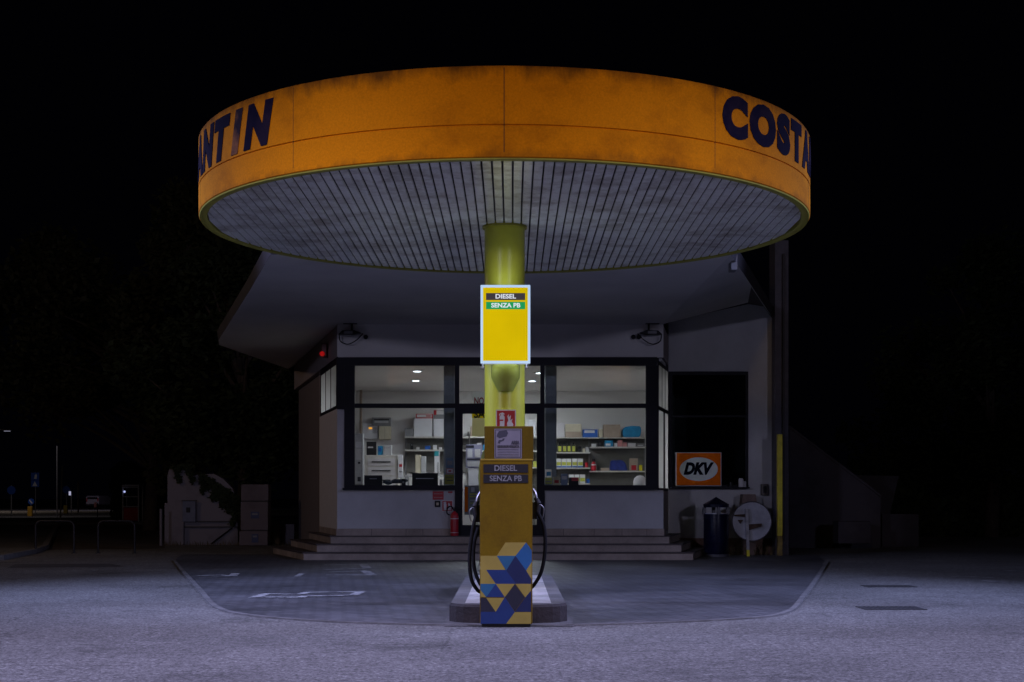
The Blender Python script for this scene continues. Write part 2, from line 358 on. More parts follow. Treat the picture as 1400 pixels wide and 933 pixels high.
m_linepaint = streaked('worn_white_road_paint', (.42, .42, .42), (.12, .12, .13), .7, sx=5, sz=5, lo=.45, hi=.6)
def marking(pts, wd, z=.009, closed=False):
    bm = new(); P = [Vector(G(*p)) for p in pts]
    if closed: P.append(P[0])
    for a, b in zip(P, P[1:]):
        t = (b - a).normalized(); n = Vector((-t.y, t.x)) * wd / 2; a = a - t * wd * .3; b = b + t * wd * .3
        bm.faces.new([bm.verts.new((q.x, q.y, z)) for q in (a - n, b - n, b + n, a + n)]); z += .0006
    return bm
for pts, wd, cl in [([(347, 818), (364, 813), (409, 813.5), (421, 811), (494, 810.2), (483, 815), (418, 816.5), (410, 818)], .13, True),
                    ([(447, 773), (497, 772.6), (502, 778), (447, 779.6)], .16, False),
                    ([(450, 787), (508, 787), (499, 781.5), (450, 783)], .16, False),
                    ([(273, 788), (300, 787), (318, 788.5), (322, 785)], .14, False),
                    ([(406, 789), (413, 785)], .1, False)]:
    struct(obj('road_marking', marking(pts, wd, closed=cl), m_linepaint))
for pts in [[(1306, 789), (1362, 791)], [(1345, 795), (1372, 797)], [(1374, 781), (1400, 782)]]:
    struct(obj('road_marking', marking(pts, .14), m_linepaint))
# darker repair patches in the asphalt
m_patch = M('asphalt_patch', (.065, .06, .062), .8, var=.3, scale=5, fine=.4)
for poly in [[(20, 772), (150, 771), (170, 775), (10, 777)]]:
    bm = new(); bm.faces.new([bm.verts.new((*G(*p), .004)) for p in poly]); struct(obj('asphalt_patch', bm, m_patch))
def grate(px0, px1, py, wd, label):
    d = H * F / (py - HOR); x0 = X(px0, d); x1 = X(px1, d); t = thing('drain_grate', label, 'drain', ((x0 + x1) / 2, d, 0), 'drain grates in the asphalt')
    bm = new(); box(bm, x0, x1, d - wd / 2, d + wd / 2, .001, .005); obj('pit', bm, m_black, t)
    bm = new()
    for a, b_, c, e in ((x0 - .03, x1 + .03, d - wd / 2 - .03, d - wd / 2), (x0 - .03, x1 + .03, d + wd / 2, d + wd / 2 + .03), (x0 - .03, x0, d - wd / 2, d + wd / 2), (x1, x1 + .03, d - wd / 2, d + wd / 2)): box(bm, a, b_, c, e, .001, .0075)
    n = 12
    for i in range(n):
        x = x0 + (i + .5) * (x1 - x0) / n; box(bm, x - .014, x + .014, d - wd / 2, d + wd / 2, .0052, .0075)
    obj('grating', bm, M('cast_iron', (.06, .06, .065), .6, .2, var=.3, scale=9), t)
grate(1180, 1256, 832, .42, 'nearer and larger dark iron drain grate in the asphalt on the right')
grate(1184, 1246, 802, .34, 'farther drain grate in the asphalt, behind the larger one on the right')

# ------------------------------------------------------------------ canopy on its column
CX, CY, CR, CZ0, CZ1 = X(690, 17.2), 17.2, 3.52, 4.43, 5.27
can = thing('station_canopy', 'large round orange canopy with striped metal underside on a lime green column', 'canopy', (CX, CY, .19))
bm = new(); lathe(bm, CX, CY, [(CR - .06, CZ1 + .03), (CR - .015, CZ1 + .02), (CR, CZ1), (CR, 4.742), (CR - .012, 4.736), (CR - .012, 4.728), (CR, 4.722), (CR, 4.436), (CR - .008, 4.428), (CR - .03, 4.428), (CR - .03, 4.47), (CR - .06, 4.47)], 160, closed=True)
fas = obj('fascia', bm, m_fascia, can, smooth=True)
bm = new(); lathe(bm, CX, CY, [(CR - .031, 4.468), (CR - .031, 4.43), (CR - .027, 4.426), (CR - .008, 4.426), (CR - .012, 4.414), (CR - .03, 4.410), (CR - .08, 4.410), (CR - .098, 4.42), (CR - .098, 4.468)], 160, closed=True)
obj('rim_trim', bm, m_trim, can, smooth=True)
bm = new(); cyl(bm, CX, CY, CZ1 - .06, CZ1 - .02, CR - .061, n=128); obj('roof_deck', bm, m_roof, can)
bm = new(); cyl(bm, CX, CY, 4.462, 4.475, CR - .13, n=96); obj('ceiling_backing', bm, m_black, can)
# slats run front to back, each with a folded lip
bm = new(); pitch = .1; rr = CR - .10; k = -int(rr / pitch)
x = -rr + .02
while x < rr - .03:
    x2 = min(x + pitch - .013, rr - .005); dz = random.uniform(-.0025, .0025)
    cuts = []
    def yy(v): return math.sqrt(max(0, rr * rr - v * v))
    hole = .246
    def strip(ya0, ya1, yb0, yb1):
        vs = []
        for (vx, vy, vz) in ((x, ya0, 4.446), (x + .006, ya0, 4.432 + dz), (x2 - .006, yb0, 4.432 + dz), (x2, yb0, 4.446), (x2, yb1, 4.446), (x2 - .006, yb1, 4.432 + dz), (x + .006, ya1, 4.432 + dz), (x, ya1, 4.446)):
            vs.append(bm.verts.new((CX + vx, CY + vy, vz)))
        bm.faces.new((vs[0], vs[1], vs[6], vs[7])); bm.faces.new((vs[1], vs[2], vs[5], vs[6])); bm.faces.new((vs[2], vs[3], vs[4], vs[5]))
    ya, yb = yy(x), yy(x2)
    strip(-ya, ya, -yb, yb)
    x += pitch
obj('ceiling_slats', bm, m_slat, can)
# panel joints of the fascia
for a in range(-180, 180, 36):
    bm = new(); t = bmesh.new(); bmesh.ops.create_cube(t, size=1)
    for v in t.verts: v.co = Vector((v.co.x * (.007 if a == 0 else .004), v.co.y * .004 - CR + .0008, 4.872 + v.co.z * .79))
    bmesh.ops.rotate(t, verts=t.verts, cent=(0, 0, 0), matrix=Matrix.Rotation(R(a + .2), 3, 'Z'))
    bmesh.ops.translate(t, verts=t.verts, vec=(CX, CY, 0)); merge(bm, t)
    obj('panel_joint', bm, m_black, fas)
# column
bm = new(); lathe(bm, CX, CY, [(.236, .19), (.236, 4.3), (.236, 4.431)], 48); cyl(bm, CX, CY, 4.431, 4.46, .246, n=48)
colm = obj('column', bm, m_column, can, smooth=True)
bm = new(); lathe(bm, CX, CY, [(.237, 4.405), (.262, 4.405), (.262, 4.4315), (.237, 4.4315)], 48, closed=True); obj('collar', bm, m_trim, colm, smooth=True)
# lettering bent round the fascia
def bent(body, ang0, ang_dir, h, zc, bold, shear, sx, mats, names, widths, gap):
    """letters one by one; ang0 in degrees from the front, going right (+1) or, for the end of a word, going left (-1)"""
    a = ang0
    seq = body if ang_dir > 0 else body[::-1]
    for i, ch in enumerate(seq):
        me = text(ch, 1.0, bold, shear, depth=.004)
        xs = [v.co.x for v in me.vertices]; ys = [v.co.y for v in me.vertices]
        wd = widths[ch]; kx = wd / (max(xs) - min(xs)); ky = h / (max(ys) - min(ys))
        me.transform(Matrix.Diagonal((kx, ky, 1, 1)) @ Matrix.Translation((-min(xs), -(max(ys) + min(ys)) / 2, 0)))
        b = bmesh.new(); b.from_mesh(me); bpy.data.meshes.remove(me)
        xx = .04
        while xx < wd:
            bmesh.ops.bisect_plane(b, geom=b.verts[:] + b.edges[:] + b.faces[:], plane_co=(xx, 0, 0), plane_no=(1, 0, 0)); xx += .04
        off = R(a) * CR if ang_dir > 0 else R(a) * CR - wd
        for v in b.verts:
            th = (off + v.co.x) / CR; rad = CR + .003 + v.co.z
            v.co = Vector((CX + rad * math.sin(th), CY - rad * math.cos(th), zc + v.co.y))
        obj('letter', b, mats(i), fas)
        a += ang_dir * math.degrees((wd + gap) / CR)
W = {'C': .385, 'O': .50, 'S': .33, 'T': .37, 'A': .44, 'N': .42, 'I': .15}
bent('COSTANTIN', 37.8, 1, .43, 5.025, .075, 0, 1, lambda i: m_letter, None, W, .03)
W2 = {'C': .40, 'O': .50, 'S': .36, 'T': .43, 'A': .50, 'N': .51, 'I': .25}
bent('COSTANTIN', -40.3, -1, .45, 4.99, .07, .24, 1, lambda i: m_letter_worn if i in (1,) else m_letter, None, W2, .012)

# lit price panel on the column
SD = 16.72
sx0, sx1, sz0, sz1 = X(657, SD), X(725, SD), Z(497, SD), Z(390, SD)
sign = thing('price_sign', 'lit yellow panel with white edge reading DIESEL and SENZA PB on the column', 'sign', ((sx0 + sx1) / 2, SD + .1, sz0))
m_glow = emis('glowing_white_case', (.80, .90, 1.0), 3.2)
m_rimface = emis('lit_white_edge', (.42, .58, .78), 1.0)
m_face = M('lit_yellow_face', (.25, .19, .0), .7, var=0, emit=(.60, .43, .0), es=1.0, spec=.1)
nt = m_face.node_tree; b_ = nt.nodes['Principled BSDF']
tc = nt.nodes.new('ShaderNodeTexCoord'); nn = nt.nodes.new('ShaderNodeTexNoise'); nn.inputs['Scale'].default_value = 2.2
rr_ = nt.nodes.new('ShaderNodeMapRange'); rr_.inputs[1].default_value = .3; rr_.inputs[2].default_value = .7; rr_.inputs[3].default_value = .93; rr_.inputs[4].default_value = 1.04
nt.links.new(tc.outputs['Object'], nn.inputs['Vector']); nt.links.new(nn.outputs['Fac'], rr_.inputs[0]); nt.links.new(rr_.outputs[0], b_.inputs['Emission Strength'])
bm = new(); box(bm, sx0 + .014, sx1 - .014, SD + .013, SD + .16, sz0 + .014, sz1 - .014, .01); obj('case', bm, m_glow, sign)
bm = new(); box(bm, sx0 + .004, sx1 - .004, SD + .161, SD + .17, sz0 + .004, sz1 - .004); obj('back_plate', bm, m_grey, sign)
bm = new(); e = .028
for a in ((sx0, sx1, sz1 - e, sz1), (sx0, sx1, sz0, sz0 + e), (sx0, sx0 + e, sz0 + e, sz1 - e), (sx1 - e, sx1, sz0 + e, sz1 - e)): box(bm, a[0], a[1], SD - .008, SD + .012, a[2], a[3])
obj('frame', bm, m_rimface, sign)
bm = new(); box(bm, sx0 + e, sx1 - e, SD, SD + .011, sz0 + e, sz1 - e); obj('face', bm, m_face, sign)
m_lblk = emis('lit_dark_strip', (.035, .03, .035), 1); m_lgrn = emis('lit_green_strip', (.0, .27, .075), 1); m_lwht = emis('lit_white_letters', (.62, .66, .72), 1)
for (py0, py1, mt, tx, wd) in ((401, 410.5, m_lblk, 'DIESEL', 28), (413, 423, m_lgrn, 'SENZA PB', 40)):
    bm = new(); box(bm, X(664.5, SD), X(718, SD), SD - .003, SD + .001, Z(py1, SD), Z(py0, SD)); st_ = obj('strip', bm, mt, sign)
    text_on('lettering', tx, X(691.5, SD), Z((py0 + py1) / 2, SD), SD - .004, .07, m_lwht, st_, bold=.03, width=wd / F * SD)
bm = new(); box(bm, X(691, SD) - .1, X(691, SD) + .1, SD + .16, CY - .225, sz0 + .15, sz1 - .15); obj('bracket', bm, m_trim, sign)
# hopper shaped cowl under the panel
bm = new(); zc0, zc1, zc2 = Z(497, SD), Z(514, SD), Z(533, SD); hw = 20 / F * SD
pts = []
for (hw_, z) in ((hw, zc0), (hw, zc1), (hw * .52, zc2)):
    pts.append([(X(691, SD) + hw_ * math.sin(a), 16.97 - hw_ * .95 * math.cos(a), z) for a in [R(-90 + 15 * i) for i in range(13)]])
rings = [[bm.verts.new(p) for p in r_] for r_ in pts]
for A, B in zip(rings, rings[1:]):
    for i in range(12): bm.faces.new((A[i], A[i + 1], B[i + 1], B[i]))
    bm.faces.new((A[12], A[0], B[0], B[12]))
bm.faces.new(rings[0]); bm.faces.new(rings[-1][::-1])
obj('cowl', bm, M('olive_cowl', (.30, .33, .04), .4, var=.12), sign, smooth=True)
for px in (660, 720):
    bm = new(); tube(bm, [(X(px, SD), SD + .06, sz0 + .01), (X(px, SD), SD + .06, sz0 - .045)], .008); box(bm, X(px, SD) - .022, X(px, SD) + .022, SD + .03, SD + .09, sz0 - .055, sz0 - .043); obj('lug', bm, m_lgrey, sign)

# fire point sign on the column
FD = 16.945
def fire_pict(root, x0, x1, z0, z1, y, px_names=('extinguisher_symbol', 'flame_symbol')):
    w_, h_ = x1 - x0, z1 - z0
    def q(u, v): return (x0 + u * w_, z0 + v * h_)
    bm = new(); slab_poly(bm, [q(*p) for p in ((.14, .06), (.40, .06), (.42, .68), (.34, .80), (.34, .9), (.20, .9), (.20, .80), (.12, .68))], y - .002, y + .001); slab_poly(bm, [q(*p) for p in ((.08, .80), (.14, .88), (.30, .92), (.42, .84), (.38, .80), (.28, .86), (.16, .82), (.11, .72))], y - .003, y - .0022)
    obj('extinguisher_symbol', bm, m_white, root)
    bm = new(); slab_poly(bm, [q(*p) for p in ((.60, .06), (.92, .06), (.94, .3), (.84, .42), (.90, .6), (.76, .5), (.80, .78), (.66, .66), (.68, .84), (.58, .72), (.64, .5), (.56, .34))], y - .002, y + .001)
    obj('flame_symbol', bm, m_white, root)
t = thing('fire_point_sign', 'red square fire extinguisher symbol with white edge on the lime column', 'sign', (X(691.5, FD), FD, 1.98))
x0, x1, z0, z1 = X(678, FD), X(705.5, FD), 2.01, Z(560.5, FD)
bm = new(); box(bm, x0, x1, FD - .012, FD + .03, z0, z1); pl = obj('panel', bm, m_white, t)
bm = new(); box(bm, x0 + .012, x1 - .012, FD - .015, FD - .0125, z0 + .012, z1 - .012); obj('red_field', bm, m_red, t)
fire_pict(t, x0 + .02, x1 - .02, z0 + .02, z1 - .015, FD - .0175)
bm = new(); box(bm, x0 + .045, x0 + .085, FD - .022, FD - .0205, z1 - .13, z1 - .115); obj('label_band', bm, m_red, t)

# ------------------------------------------------------------------ pump island
def rrect(x0, x1, y0, y1, front=.16, rc=.32, n=8):
    """footprint with a bowed front and rounded front corners"""
    pts = []
    cx = (x0 + x1) / 2; hw = (x1 - x0) / 2
    for i in range(17):
        u = -1 + i / 8; k = abs(u)
        y = y0 + front * k ** 2.2 + (rc * .35 * max(0, (k - .8) / .2) ** 2)
        pts.append((cx + u * hw, y))
    pts += [(x1, y1 - .12), (x1 - .12, y1), (x0 + .12, y1), (x0, y1 - .12)]
    return pts
ix0, ix1 = X(614, 14.62), X(775.5, 14.62)
isl = thing('pump_island', 'low raised island with dark rounded kerb and pale tiled top under the pump', 'island', ((ix0 + ix1) / 2, 17.2, 0))
bm = new(); fp = rrect(ix0, ix1, 14.4, 20.0); inner = [((ix0 + ix1) / 2 + (p[0] - (ix0 + ix1) / 2) * .975, 17.2 + (p[1] - 17.2) * .996) for p in fp]
prism(bm, fp, 0, .165); prism(bm, fp, .165, .19, inner); obj('kerb', bm, m_dark_kerb, isl)
bm = new(); box(bm, ix0 + .16, ix1 - .16, 14.62, 19.84, .189, .194)
obj('tiled_top', bm, m_tile, isl)
bm = new(); prism(bm, inner, .1901, .1915); obj('edging', bm, m_kerb, isl)
bm = new()
for y in (15.6, 16.3, 17.2, 18.1, 19.0): box(bm, ix0 + .16, ix1 - .16, y, y + .012, .1942, .1948)
for x in (ix0 + .5, ix1 - .36): box(bm, x, x + .012, 14.62, 19.84, .1949, .1954)
obj('tile_joint', bm, m_dark_kerb, isl)
bm = new(); bm.faces.new([bm.verts.new((*G(*p), .0075)) for p in ((607, 857), (785, 857), (781, 845), (612, 845))]); struct(obj('paving_apron', bm, m_kerb))

# ------------------------------------------------------------------ fuel pump
PD = 14.05
pump = thing('fuel_pump', 'tall narrow ochre fuel pump with blue and yellow triangle pattern at its foot', 'fuel pump', (X(691.5, PD), PD + .5, 0))
px0, px1 = X(656, PD), X(728, PD); zt = Z(628, PD); zh = Z(583, PD + .08)
bm = new(); box(bm, px0, px1, PD, PD + .24, .03, zt, .012); box(bm, px0 + .03, px1 - .03, PD + .24, PD + .34, .03, zt - .02)
body = obj('body', bm, m_pump, pump)
bm = new(); box(bm, px0 + .04, px1 - .04, PD + .34, PD + 1.15, .195, 1.45, .02); obj('cabinet', bm, m_dgrey, pump)
bm = new(); box(bm, px0 + .02, px1 - .02, PD + .01, PD + .23, .006, .03); obj('base', bm, m_dgrey, pump)
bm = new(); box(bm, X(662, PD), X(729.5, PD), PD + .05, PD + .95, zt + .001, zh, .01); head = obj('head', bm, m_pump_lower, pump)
bm = new(); box(bm, px0 + .01, X(729, PD), PD - .006, PD + .05, zt - .012, zt + .004); obj('ledge', bm, M('ledge_ochre', (.26, .17, .01), .5, var=.1), pump)
# fairing curved out to the left side
bm = new()
prof = [(X(661, PD), 1.72), (X(657, PD), 1.66), (X(653.5, PD), 1.56), (X(652.5, PD), 1.44), (X(653.5, PD), 1.34), (X(656, PD), 1.26), (X(661, PD), 1.24)]
slab_poly(bm, prof, PD + .36, PD + .9); obj('side_fairing', bm, M('olive_fairing', (.16, .20, .05), .4, var=.15), pump, smooth=True)
plate = M('black_plate', (.012, .012, .016), .35, var=0); pl_txt = M('grey_letters', (.17, .17, .18), .6, var=.2, scale=20)
for (py0, py1, tx, wd) in ((635, 646.5, 'DIESEL', 31), (649, 660.5, 'SENZA PB', 44)):
    bm = new(); box(bm, X(661, PD), X(722, PD), PD - .006, PD - .001, Z(py1, PD), Z(py0, PD)); p_ = obj('fuel_plate', bm, plate, pump)
    text_on('lettering', tx, X(691.5, PD), Z((py0 + py1) / 2, PD), PD - .0085, .075, pl_txt, p_, bold=.02, width=wd / F * PD)
# camera notice
ND = PD + .048
nx0, nx1, nz0, nz1 = X(676, ND), X(713.5, ND), Z(627, ND), Z(586.5, ND)
note = tag(bpy.data.objects.new('camera_notice', None), 'pale notice with a security camera symbol and AREA VIDEOSORVEGLIATA on the pump head', 'sign'); COL.objects.link(note); note.location = ((nx0 + nx1) / 2, ND, nz0)
bm = new(); box(bm, nx0, nx1, ND - .004, ND, nz0, nz1); obj('panel', bm, M('lilac_white_card', (.15, .14, .17), .6, var=.1), note)
m_ink = M('dark_ink', (.025, .025, .04), .6, var=0)
bm = new(); e = .006; i_ = .008
for a in ((nx0 + i_, nx1 - i_, nz1 - i_ - e, nz1 - i_), (nx0 + i_, nx1 - i_, nz0 + i_, nz0 + i_ + e), (nx0 + i_, nx0 + i_ + e, nz0 + i_ + e, nz1 - i_ - e), (nx1 - i_ - e, nx1 - i_, nz0 + i_ + e, nz1 - i_ - e)): box(bm, a[0], a[1], ND - .0055, ND - .0041, a[2], a[3])
obj('border', bm, m_ink, note)
u = lambda a, b_: (nx0 + a * (nx1 - nx0), nz0 + b_ * (nz1 - nz0))
bm = new(); slab_poly(bm, [u(*p) for p in ((.10, .82), (.16, .92), (.44, .95), (.50, .86), (.44, .74), (.18, .68), (.08, .74))], ND - .006, ND - .0045); slab_poly(bm, [u(*p) for p in ((.30, .67), (.38, .67), (.34, .60), (.22, .56), (.20, .50), (.12, .52), (.16, .62), (.28, .62))], ND - .006, ND - .0045); obj('camera_symbol', bm, m_ink, note)
text_on('lettering', 'AREA', *[(nx0 + .76 * (nx1 - nx0)), (nz0 + .53 * (nz1 - nz0))], ND - .0065, .045, m_ink, note, bold=.04, width=.08)
text_on('lettering', 'VIDEOSORVEGLIATA', nx0 + .5 * (nx1 - nx0), nz0 + .40 * (nz1 - nz0), ND - .0065, .032, m_ink, note, bold=.03, width=.215)
bm = new()
for k in range(5): box(bm, nx0 + .03, nx1 - .03, ND - .006, ND - .0045, nz0 + (.30 - k * .055) * (nz1 - nz0), nz0 + (.312 - k * .055) * (nz1 - nz0))
obj('fine_print', bm, m_ink, note)
# triangles
cols = {'y': M('pale_yellow_print', (.27, .20, .035), .5, var=.08), 'b': M('azure_print', (.010, .075, .20), .45, var=.08), 'n': M('royal_blue_print', (.006, .024, .11), .45, var=.08),
        'd': M('navy_print', (.005, .011, .055), .45, var=.08), 'k': M('near_black_print', (.012, .012, .024), .45, var=.08), 'c': M('sky_blue_print', (.014, .085, .17), .45, var=.08)}
tri = [('y', [(335, 230), (490, 230), (410, 330), (270, 330)]), ('y', [(148, 330), (270, 330), (335, 435), (190, 435), (262, 540), (148, 540)]),
       ('c', [(270, 330), (410, 330), (340, 440)]), ('b', [(490, 230), (532, 290), (532, 375), (490, 440), (410, 330)]), ('d', [(410, 330), (490, 440), (415, 540), (340, 440)]),
       ('n', [(190, 435), (337, 435), (340, 440), (415, 540), (262, 540)]), ('d', [(490, 440), (527, 500), (527, 540), (415, 540)]), ('c', [(148, 540), (262, 540), (190, 640), (148, 585)]),
       ('y', [(490, 440), (532, 375), (532, 505), (527, 500)]), ('y', [(148, 585), (190, 640), (148, 640)]),
       ('n', [(262, 540), (330, 640), (190, 640)]), ('y', [(262, 540), (405, 540), (330, 640)]), ('k', [(405, 542), (480, 640), (405, 745), (330, 640)]),
       ('y', [(410, 540), (527, 540), (527, 590), (483, 642)]), ('d', [(527, 590), (527, 750), (405, 750), (483, 642)]), ('y', [(190, 645), (330, 645), (262, 750)]),
       ('k', [(148, 645), (190, 645), (262, 750), (148, 750)]), ('n', [(148, 750), (262, 750), (330, 640), (405, 750), (340, 857), (148, 857)]), ('y', [(405, 752), (527, 752), (527, 857), (340, 857)])]
groups_ = {}
for i, (c, p) in enumerate(tri):
    b = groups_.setdefault(c, new())
    k = PD - .0015 - i * .00012
    slab_poly(b, [(X(630 + a / 5.485, PD), max(.034, Z(700 + q / 5.485, PD))) for a, q in p], k, PD + .001)
for c, b in groups_.items(): obj('triangle_pattern', b, cols[c], body)
# hoses and nozzles on both sides
def hose(pts, name='hose'):
    bm = new(); tube(bm, smooth_path([(X(a, d), d, Z(b, d)) for a, b, d in pts], 8), .0185, 10); return obj(name, bm, m_rubber, pump, smooth=True)
hose([(651, 704, 14.35), (646, 726, 14.33), (642, 762, 14.32), (644, 790, 14.33), (652, 806, 14.36), (661, 812, 14.42)])
hose([(654, 722, 14.5), (648, 745, 14.5), (648, 775, 14.5), (655, 796, 14.5), (661, 803, 14.52)])
hose([(735, 700, 14.35), (744, 722, 14.35), (745, 755, 14.35), (740, 782, 14.37), (730, 800, 14.42), (722, 806, 14.5)])
def nozzle(px, py, s, d):
    x, z = X(px, d), Z(py, d); n_ = None
    bm = new(); tube(bm, [(x, d, z), (x - s * .012, d, z + .09)], .026, 10); tube(bm, [(x - s * .012, d, z + .09), (x + s * .015, d + .02, z + .15)], .03, 10, r1=.02)
    n_ = obj('nozzle', bm, m_dgrey, pump, smooth=True)
    bm = new(); tube(bm, smooth_path([(x + s * .01, d, z + .145), (x + s * .018, d + .01, z + .19), (x + s * .045, d + .03, z + .235)], 5), .013, 8); obj('spout', bm, m_chrome, n_, smooth=True)
    bm = new(); tube(bm, smooth_path([(x - s * .02, d, z + .09), (x - s * .06, d, z + .05), (x - s * .05, d, z - .04), (x - s * .01, d, z - .05)], 5), .006, 6); obj('trigger_guard', bm, m_chrome, n_, smooth=True)
    bm = new(); box(bm, min(x + s * .0, x + s * .1), max(x, x + s * .1), d + .03, d + .13, z - .06, z + .11, .01); obj('nozzle_holster', bm, m_dgrey, pump)
nozzle(650.5, 706, 1, 14.38); nozzle(735, 702, -1, 14.38)

# ------------------------------------------------------------------ shop building
D0 = 29.9
F0 = (X(461, D0), D0); F1 = (X(907, D0), D0)
SL = Vector((-.238, .971)).normalized(); SR = Vector((X(914, 32) - F1[0], 2.1)).normalized()
def L_at(t): return (F0[0] + SL.x * t, F0[1] + SL.y * t)
def R_at(t): return (F1[0] + SR.x * t, F1[1] + SR.y * t)
WY = 32.0; SOF = 4.76; FLOOR = .465; CEIL = 4.05; BACK = 38.6
shop = thing('station_building', 'low white filling station shop with lit shop windows, wide overhanging roof and steps', 'building', (0, 33, 0))
zs = Z(670.5, D0); zb = Z(723, D0)
def fbox(bm, a, b, c, e, y0=D0, y1=D0 + .2, bev=0): return box(bm, X(a, D0), X(b, D0), y0, y1, Z(e, D0), Z(c, D0), bev)
bm = new(); slab_poly(bm, [(X(a, D0), Z(b, D0)) for a, b in ((461, 723), (627, 723), (627, 670.5), (471, 670.5), (471, 560), (461, 560))], D0, D0 + .2); obj('front_wall', bm, m_wall, shop)
bm = new(); slab_poly(bm, [(X(a, D0), Z(b, D0)) for a, b in ((742, 723), (907, 723), (907, 670.5), (742, 670.5))], D0, D0 + .2); obj('front_wall', bm, m_wall, shop)
bm = new(); box(bm, F0[0], F1[0], D0, D0 + .2, Z(489, D0), 4.784); obj('upper_wall', bm, m_soffit, shop)
for a, b in ((460, 629), (740, 908)):
    bm = new(); fbox(bm, a, b, 723.2, 733.8, D0 - .02, D0 + .2); obj('base_course', bm, m_step, shop)
# tile joints in the base course
for px in (508, 555, 578, 770, 812, 850, 884):
    bm = new(); fbox(bm, px, px + .5, 723.4, 733.6, D0 - .0215, D0 - .0195); obj('tile_joint', bm, m_tread, shop)
# side walls
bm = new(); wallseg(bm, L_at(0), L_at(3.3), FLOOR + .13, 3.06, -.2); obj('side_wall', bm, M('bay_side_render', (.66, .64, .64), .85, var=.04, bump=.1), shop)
bm = new(); wallseg(bm, L_at(-.02), L_at(3.32), FLOOR - .02, FLOOR + .129, -.22); obj('side_base_course', bm, m_step, shop)
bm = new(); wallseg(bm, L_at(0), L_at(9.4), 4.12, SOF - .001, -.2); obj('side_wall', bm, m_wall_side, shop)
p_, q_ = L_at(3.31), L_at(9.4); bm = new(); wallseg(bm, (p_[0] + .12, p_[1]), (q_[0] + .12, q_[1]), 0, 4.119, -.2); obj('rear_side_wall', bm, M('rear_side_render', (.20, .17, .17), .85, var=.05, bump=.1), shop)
bm = new(); tube(bm, [(p_[0] + .02, p_[1] + .12, 0), (p_[0] + .02, p_[1] + .12, 3.0)], .045); obj('downpipe', bm, M('brown_downpipe', (.22, .14, .07), .6, var=.2), shop)
for a, b in ((FLOOR, 1.38), (4.12, SOF - .001)):
    bm = new(); wallseg(bm, R_at(0), R_at(2.0), a, b, .2); obj('side_wall', bm, m_wall_side, shop)
# right wing with its slanting top
WD = WY
wx0, wx1 = X(914, WD), X(1055, WD)
bm = new()
slab_poly(bm, [(wx0, 0), (wx1, 0), (wx1, Z(668.5, WD)), (wx0, Z(668.5, WD))], WD, WD + .25)
slab_poly(bm, [(wx0, Z(508, WD)), (X(1023, WD), Z(508, WD)), (X(1023, WD), Z(416, WD)), (wx0, Z(440, WD))], WD, WD + .25)
slab_poly(bm, [(X(1023, WD), Z(668.5, WD)), (wx1, Z(668.5, WD)), (wx1, Z(435, WD)), (X(1038, WD), Z(410, WD)), (X(1023, WD), Z(416, WD))], WD, WD + .25)
obj('wing_wall', bm, m_wall, shop)
bm = new(); box(bm, wx0, wx1 + .01, WD - .04, WD, 0, Z(736, WD)); obj('brick_plinth', bm, m_brick, shop)
bm = new(); box(bm, wx1 + .002, X(1078, 31.6), 31.6, 32.3, 0, 6.8); obj('pilaster', bm, M('grey_pilaster', (.11, .105, .13), .85, var=.15), shop)
bm = new(); box(bm, X(1070, 31.55), X(1072.5, 31.55), 31.5, 31.598, .3, 6.5); obj('downpipe', bm, m_roof, shop)
# outer shell behind
bm = new(); box(bm, -5.8, 6.2, 41.0, 41.2, 0, 4.75); wallseg(bm, (wx1, WD + .26), (6.2, 41), 0, 4.75, .2); obj('rear_wall', bm, m_wall_side, shop)
# soffit and roof
B0 = (F0[0], D0); B1 = (F1[0], D0)
sof = new()
def sv(px, py, d): return sof.verts.new((X(px, d), d, Z(py, d)))
A = sv(463, 443.5, D0); Bv = sv(906, 443.5, D0)
fl = sof.verts.new((-3.53, 21.4, 4.80)); fr_ = sof.verts.new((3.2, 21.4, 4.80))
gl_ = sof.verts.new((-4.55, 25.3, 4.80)); ol = sof.verts.new((-6.30, 31.4, 4.62)); ol2 = sof.verts.new((-6.45, 32.2, 4.60)); bl = sof.verts.new((-5.95, 38.9, 4.66)); al = sof.verts.new((L_at(9.4)[0], L_at(9.4)[1], 4.76))
gr = sof.verts.new((X(1038, 28.3), 28.3, Z(408, 28.3))); orr = sof.verts.new((X(1055, 31.9), 31.9, Z(433, 31.9))); wr = sof.verts.new((X(1038, 31.99), 31.99, Z(410, 31.99))); wl = sof.verts.new((X(914, 31.99), 31.99, Z(440.5, 31.99)))
sof.faces.new((fl, fr_, Bv, A)); sof.faces.new((fl, A, gl_)); sof.faces.new((gl_, A, ol)); sof.faces.new((A, ol2, ol)); sof.faces.new((A, al, bl, ol2))
sof.verts.remove(gr); sof.faces.new((fr_, wr, Bv)); sof.faces.new((wr, wl, Bv)); sof.faces.new((fr_, orr, wr))
obj('soffit', sof, m_soffit, shop)
bm = new()
lo = [(-3.53, 21.4, 4.802), (3.2, 21.4, 4.802), (X(1055, 31.9), 31.9, Z(433, 31.9) + .003), (6.0, 41.3, 5.0), (-6.2, 41.3, 4.7), (-5.95, 38.9, 4.662), (-6.45, 32.2, 4.602), (-6.30, 31.4, 4.622), (-4.55, 25.3, 4.802)]
off = [(-.03, -.03), (.03, -.03), (.03, -.01), (.03, .02), (-.03, .02), (-.03, 0), (-.03, 0), (-.03, -.01), (-.03, -.01)]
a_ = [bm.verts.new(p) for p in lo]; b2 = [bm.verts.new((p[0] + q[0], p[1] + q[1], p[2] + .2)) for p, q in zip(lo, off)]
for i in range(len(lo)): j = (i + 1) % len(lo); bm.faces.new((a_[i], a_[j], b2[j], b2[i]))
ap = bm.verts.new((0, 32, 6.3))
for i in range(len(b2)): bm.faces.new((b2[i], b2[(i + 1) % len(b2)], ap))
